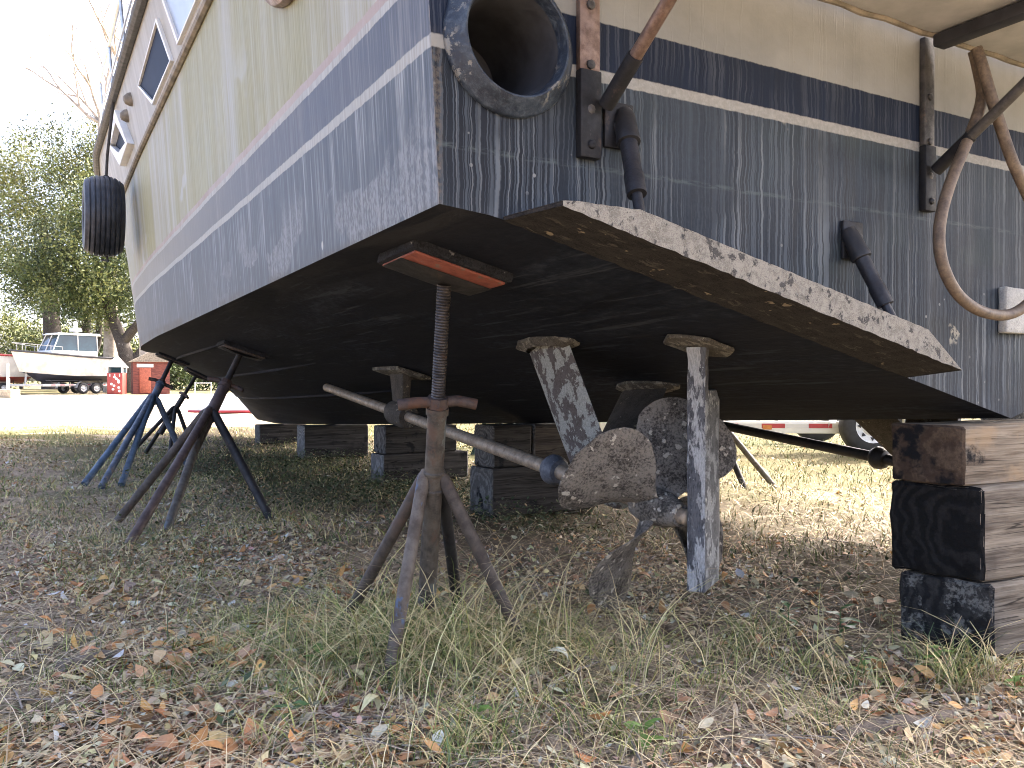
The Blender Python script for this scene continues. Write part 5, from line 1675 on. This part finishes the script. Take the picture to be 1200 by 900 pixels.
YT = 50.0
bl_ = at(76, 445, YT)
yaw1 = R(146)
small_boat('white pilothouse boat with stained topsides and a dark bottom on a trailer', (bl_.x, bl_.y, 0), yaw1, 5.2, 2.6, .68, 2.22, M_blackrub, M_bnavy, M_bcream)
boat_trailer('galvanised trailer with red and white tape under the white pilothouse boat', (bl_.x, bl_.y, 0), yaw1, 4.0, 1.9, .52, M_galv, (-1.3, -.5))
b2_ = at(-36, 445, YT - 2)
small_boat('red banded white boat with an open tower frame at the picture edge', (b2_.x, b2_.y, 0), R(150), 6.0, 2.5, .62, 2.3, M_bred, M_bred, M_bwhite, False)
boat_trailer('plain trailer under the red banded boat', (b2_.x, b2_.y, 0), R(150), 4.8, 1.9, .52, M_galv, (-1.3, -.5), tape=False)
# parked trailer in the sunlit grass beyond the keel
pw = at(1020, 530, 9.25)
yt = R(86)
tl = boat_trailer('cream flat trailer with red and white tape in the sunlit grass beyond the keel', (0, 0, 0), yt, 4.6, 1.7, .30, M_bwhite, (-.9,), True, True, .14)
# its near wheel stands where the photograph shows it
c_, s__ = math.cos(yt), math.sin(yt)
wl = Vector((.85 + .17, -.9))
sgx = -1
wl = Vector((-(.85 + .17), -.9))
tl.location = (pw.x - (wl.x * c_ - wl.y * s__), pw.y - (wl.x * s__ + wl.y * c_), 0)
q = MB()
for yy in (0.2, 1.5): q.box((-.85 - .042, yy, .30), (.012, .10, .05))
q.build('side_marker', M_amber, tl, 30)

# kiosk, shed, rack, dinghy
M_kred = plain('kiosk red', (.30, .045, .035), .5, 0, .15, 4, 0)
M_brick = Mat('dull red brick', .85)
_a = M_brick.noise(M_brick.scl((3, 3, 14)), 1, 5, .6)
M_brick.col(M_brick.mix(M_brick.sm(_a, .35, .65), (.10, .030, .024), (.20, .06, .045))); M_brick = M_brick.m
YK = 47.5
kp = at(137, 457, YK)
ks = empty('kiosk', (kp.x, kp.y, 0), R(10)); tag(ks, 'tiny red kiosk with white daubs and a white pointed roof by the oak trunk', 'kiosk')
q = MB(); q.box((0, 0, .62), (.82, .82, 1.24)); q.build('wall', M_kred, ks, 30, .01)
q = MB(); q.box((0, 0, 1.40), (.80, .80, .32)); q.build('window', M_bglass, ks, 30)
q = MB()
for a in (-1, 1):
    for b__ in (-1, 1): q.box((a * .385, b__ * .385, 1.40), (.09, .09, .325))
q.build('post', M_bwhite, ks, 30)
q = MB(); e = .50
q.add([(-e, -e, 1.56), (e, -e, 1.56), (e, e, 1.56), (-e, e, 1.56), (0, 0, 2.25)], [[0, 1, 4], [1, 2, 4], [2, 3, 4], [3, 0, 4], [3, 2, 1, 0]]); q.build('roof', M_bwhite, ks, 20)
for i in range(9):
    q = MB(); xx, zz_ = random.uniform(-.32, .32), .2 + .9 * i / 9; q.lathe((xx, -.412, zz_), (0, -1, 0), [(0, .075), (.006, .06), (.008, .001)], 8)
    q.build('white_daub', M_bwhite, ks, 30)
for (xx) in (-.26, 0, .26):
    q = MB(); q.box((xx, -.413, 1.1), (.05, .006, .16)); q.build('white_daub', M_bwhite, ks, 30)
YS = 50.0
sp = at(176, 456, YS)
sh = empty('brick_shed', (sp.x, sp.y, 0), R(28)); tag(sh, 'low red brick shed with an orange door seen under the bow', 'shed')
q = MB(); q.box((0, 0, .95), (2.0, 2.0, 1.9)); q.build('wall', M_brick, sh, 30)
q = MB(); q.hexa([(-1.2, -1.2, 1.9), (1.2, -1.2, 1.9), (-1.2, 1.2, 1.9), (1.2, 1.2, 1.9), (-.1, -1.2, 2.5), (.1, -1.2, 2.5), (-.1, 1.2, 2.5), (.1, 1.2, 2.5)]); q.build('roof', M_mould, sh, 30)
q = MB(); q.box((-.35, -1.02, .8), (.62, .05, 1.5)); q.build('door', plain('orange door', (.32, .085, .045), .6), sh, 30, .01)
q = MB(); q.box((-.35, -1.02, 1.68), (.9, .05, .20)); q.build('window', M_bwhite, sh, 30)
YR = 21.0
rp = on_ground(238, 484)
rk = empty('wire_rack', (rp.x, rp.y, 0), R(20)); tag(rk, 'white wire rack standing in the sunlit grass beyond the purplish stand', 'rack')
q = MB()
for a in (-1, 1):
    for b__ in (-1, 1): q.tube([(a * .19, b__ * .14, 0), (a * .19, b__ * .14, .78)], .012, 6)
for zz_ in (.15, .45, .76):
    for b__ in (-1, 1): q.tube([(-.19, b__ * .14, zz_), (.19, b__ * .14, zz_)], .010, 6)
    for a in np.linspace(-1, 1, 7): q.tube([(a * .19, -.14, zz_), (a * .19, .14, zz_)], .006, 5)
q.build('wire_frame', M_bwhite, rk)
dp = on_ground(292, 484)
dg_ = empty('dinghy', (dp.x, dp.y, 0), R(8)); tag(dg_, 'upturned white dinghy with a red rim lying in the sunlit grass', 'dinghy')
q = MB(); rows = []
for i in range(15):
    u = i / 14; y = -1.4 + 2.8 * u; w = .62 * (1 - abs(2 * u - .85) ** 2.6 * .75) if u < .999 else .05
    rows.append([(w * math.cos(a), y, .06 + .45 * math.sin(a) * (1 - (abs(u - .45) / .62) ** 3)) for a in np.linspace(0, math.pi, 11)])
rows = [[(p[1], p[0], p[2]) for p in r] for r in rows]
q.grid(rows); q.build('hull', M_bwhite, dg_, 50)
q = MB(); q.tube([(r[0]) for r in rows], .035, 6); q.tube([(r[-1]) for r in rows], .035, 6); q.build('rim', M_bred, dg_)
# concrete footing with a white post at the yard's edge
fp = on_ground(9, 466)
pb = empty('yard_post', (fp.x, fp.y, 0)); tag(pb, 'white post set in a tan concrete foot at the edge of the sandy yard', 'post')
q = MB(); q.box((0, 0, .2), (.75, .75, .40)); q.build('footing', plain('tan concrete', (.42, .35, .25), .85), pb, 30, .03)
q = MB(); q.tube([(.0, 0, .38), (.0, 0, 1.6)], .06, 10); q.build('shaft', M_bwhite, pb)

# ------------------------------------------------------------------ light, sky, camera
SUN_AZ_DIR = Vector((.72, .69, 0)).normalized()   # horizontal direction towards the sun
EL = R(41)
to_sun = Vector((SUN_AZ_DIR.x * math.cos(EL), SUN_AZ_DIR.y * math.cos(EL), math.sin(EL)))
sl_ = bpy.data.lights.new('sun', 'SUN'); sl_.energy = 2.0; sl_.angle = R(.53); sl_.color = (1.0, .93, .82)
so = bpy.data.objects.new('sun', sl_); COL.objects.link(so)
so.rotation_euler = (-to_sun).to_track_quat('-Z', 'Y').to_euler()
w = bpy.data.worlds.new('World'); SC.world = w; w.use_nodes = True
nt = w.node_tree; bg = nt.nodes['Background']
sky = nt.nodes.new('ShaderNodeTexSky'); sky.sky_type = 'NISHITA'; sky.sun_disc = False
sky.sun_elevation = EL; sky.sun_rotation = math.atan2(SUN_AZ_DIR.x, SUN_AZ_DIR.y)
sky.air_density = .40; sky.dust_density = 5.5; sky.ozone_density = .3
nt.links.new(sky.outputs[0], bg.inputs[0]); bg.inputs[1].default_value = .15

cam = bpy.data.cameras.new('camera'); co = bpy.data.objects.new('camera', cam); COL.objects.link(co)
cam.sensor_width = 36; cam.lens = FPX / 1200 * 36
co.location = (0, 0, CAM_Z)
co.rotation_euler = (R(90) - math.atan((450 - HY) / FPX), 0, 0)
cam.clip_start = .05; cam.clip_end = 2000
SC.camera = co
SC.view_settings.view_transform = 'Standard'; SC.view_settings.look = 'None'
SC.view_settings.exposure = 3.2; SC.view_settings.gamma = 1
SC.cycles.max_bounces = 6; SC.cycles.use_denoising = True; SC.cycles.filter_width = 1.0; SC.cycles.sample_clamp_indirect = 6
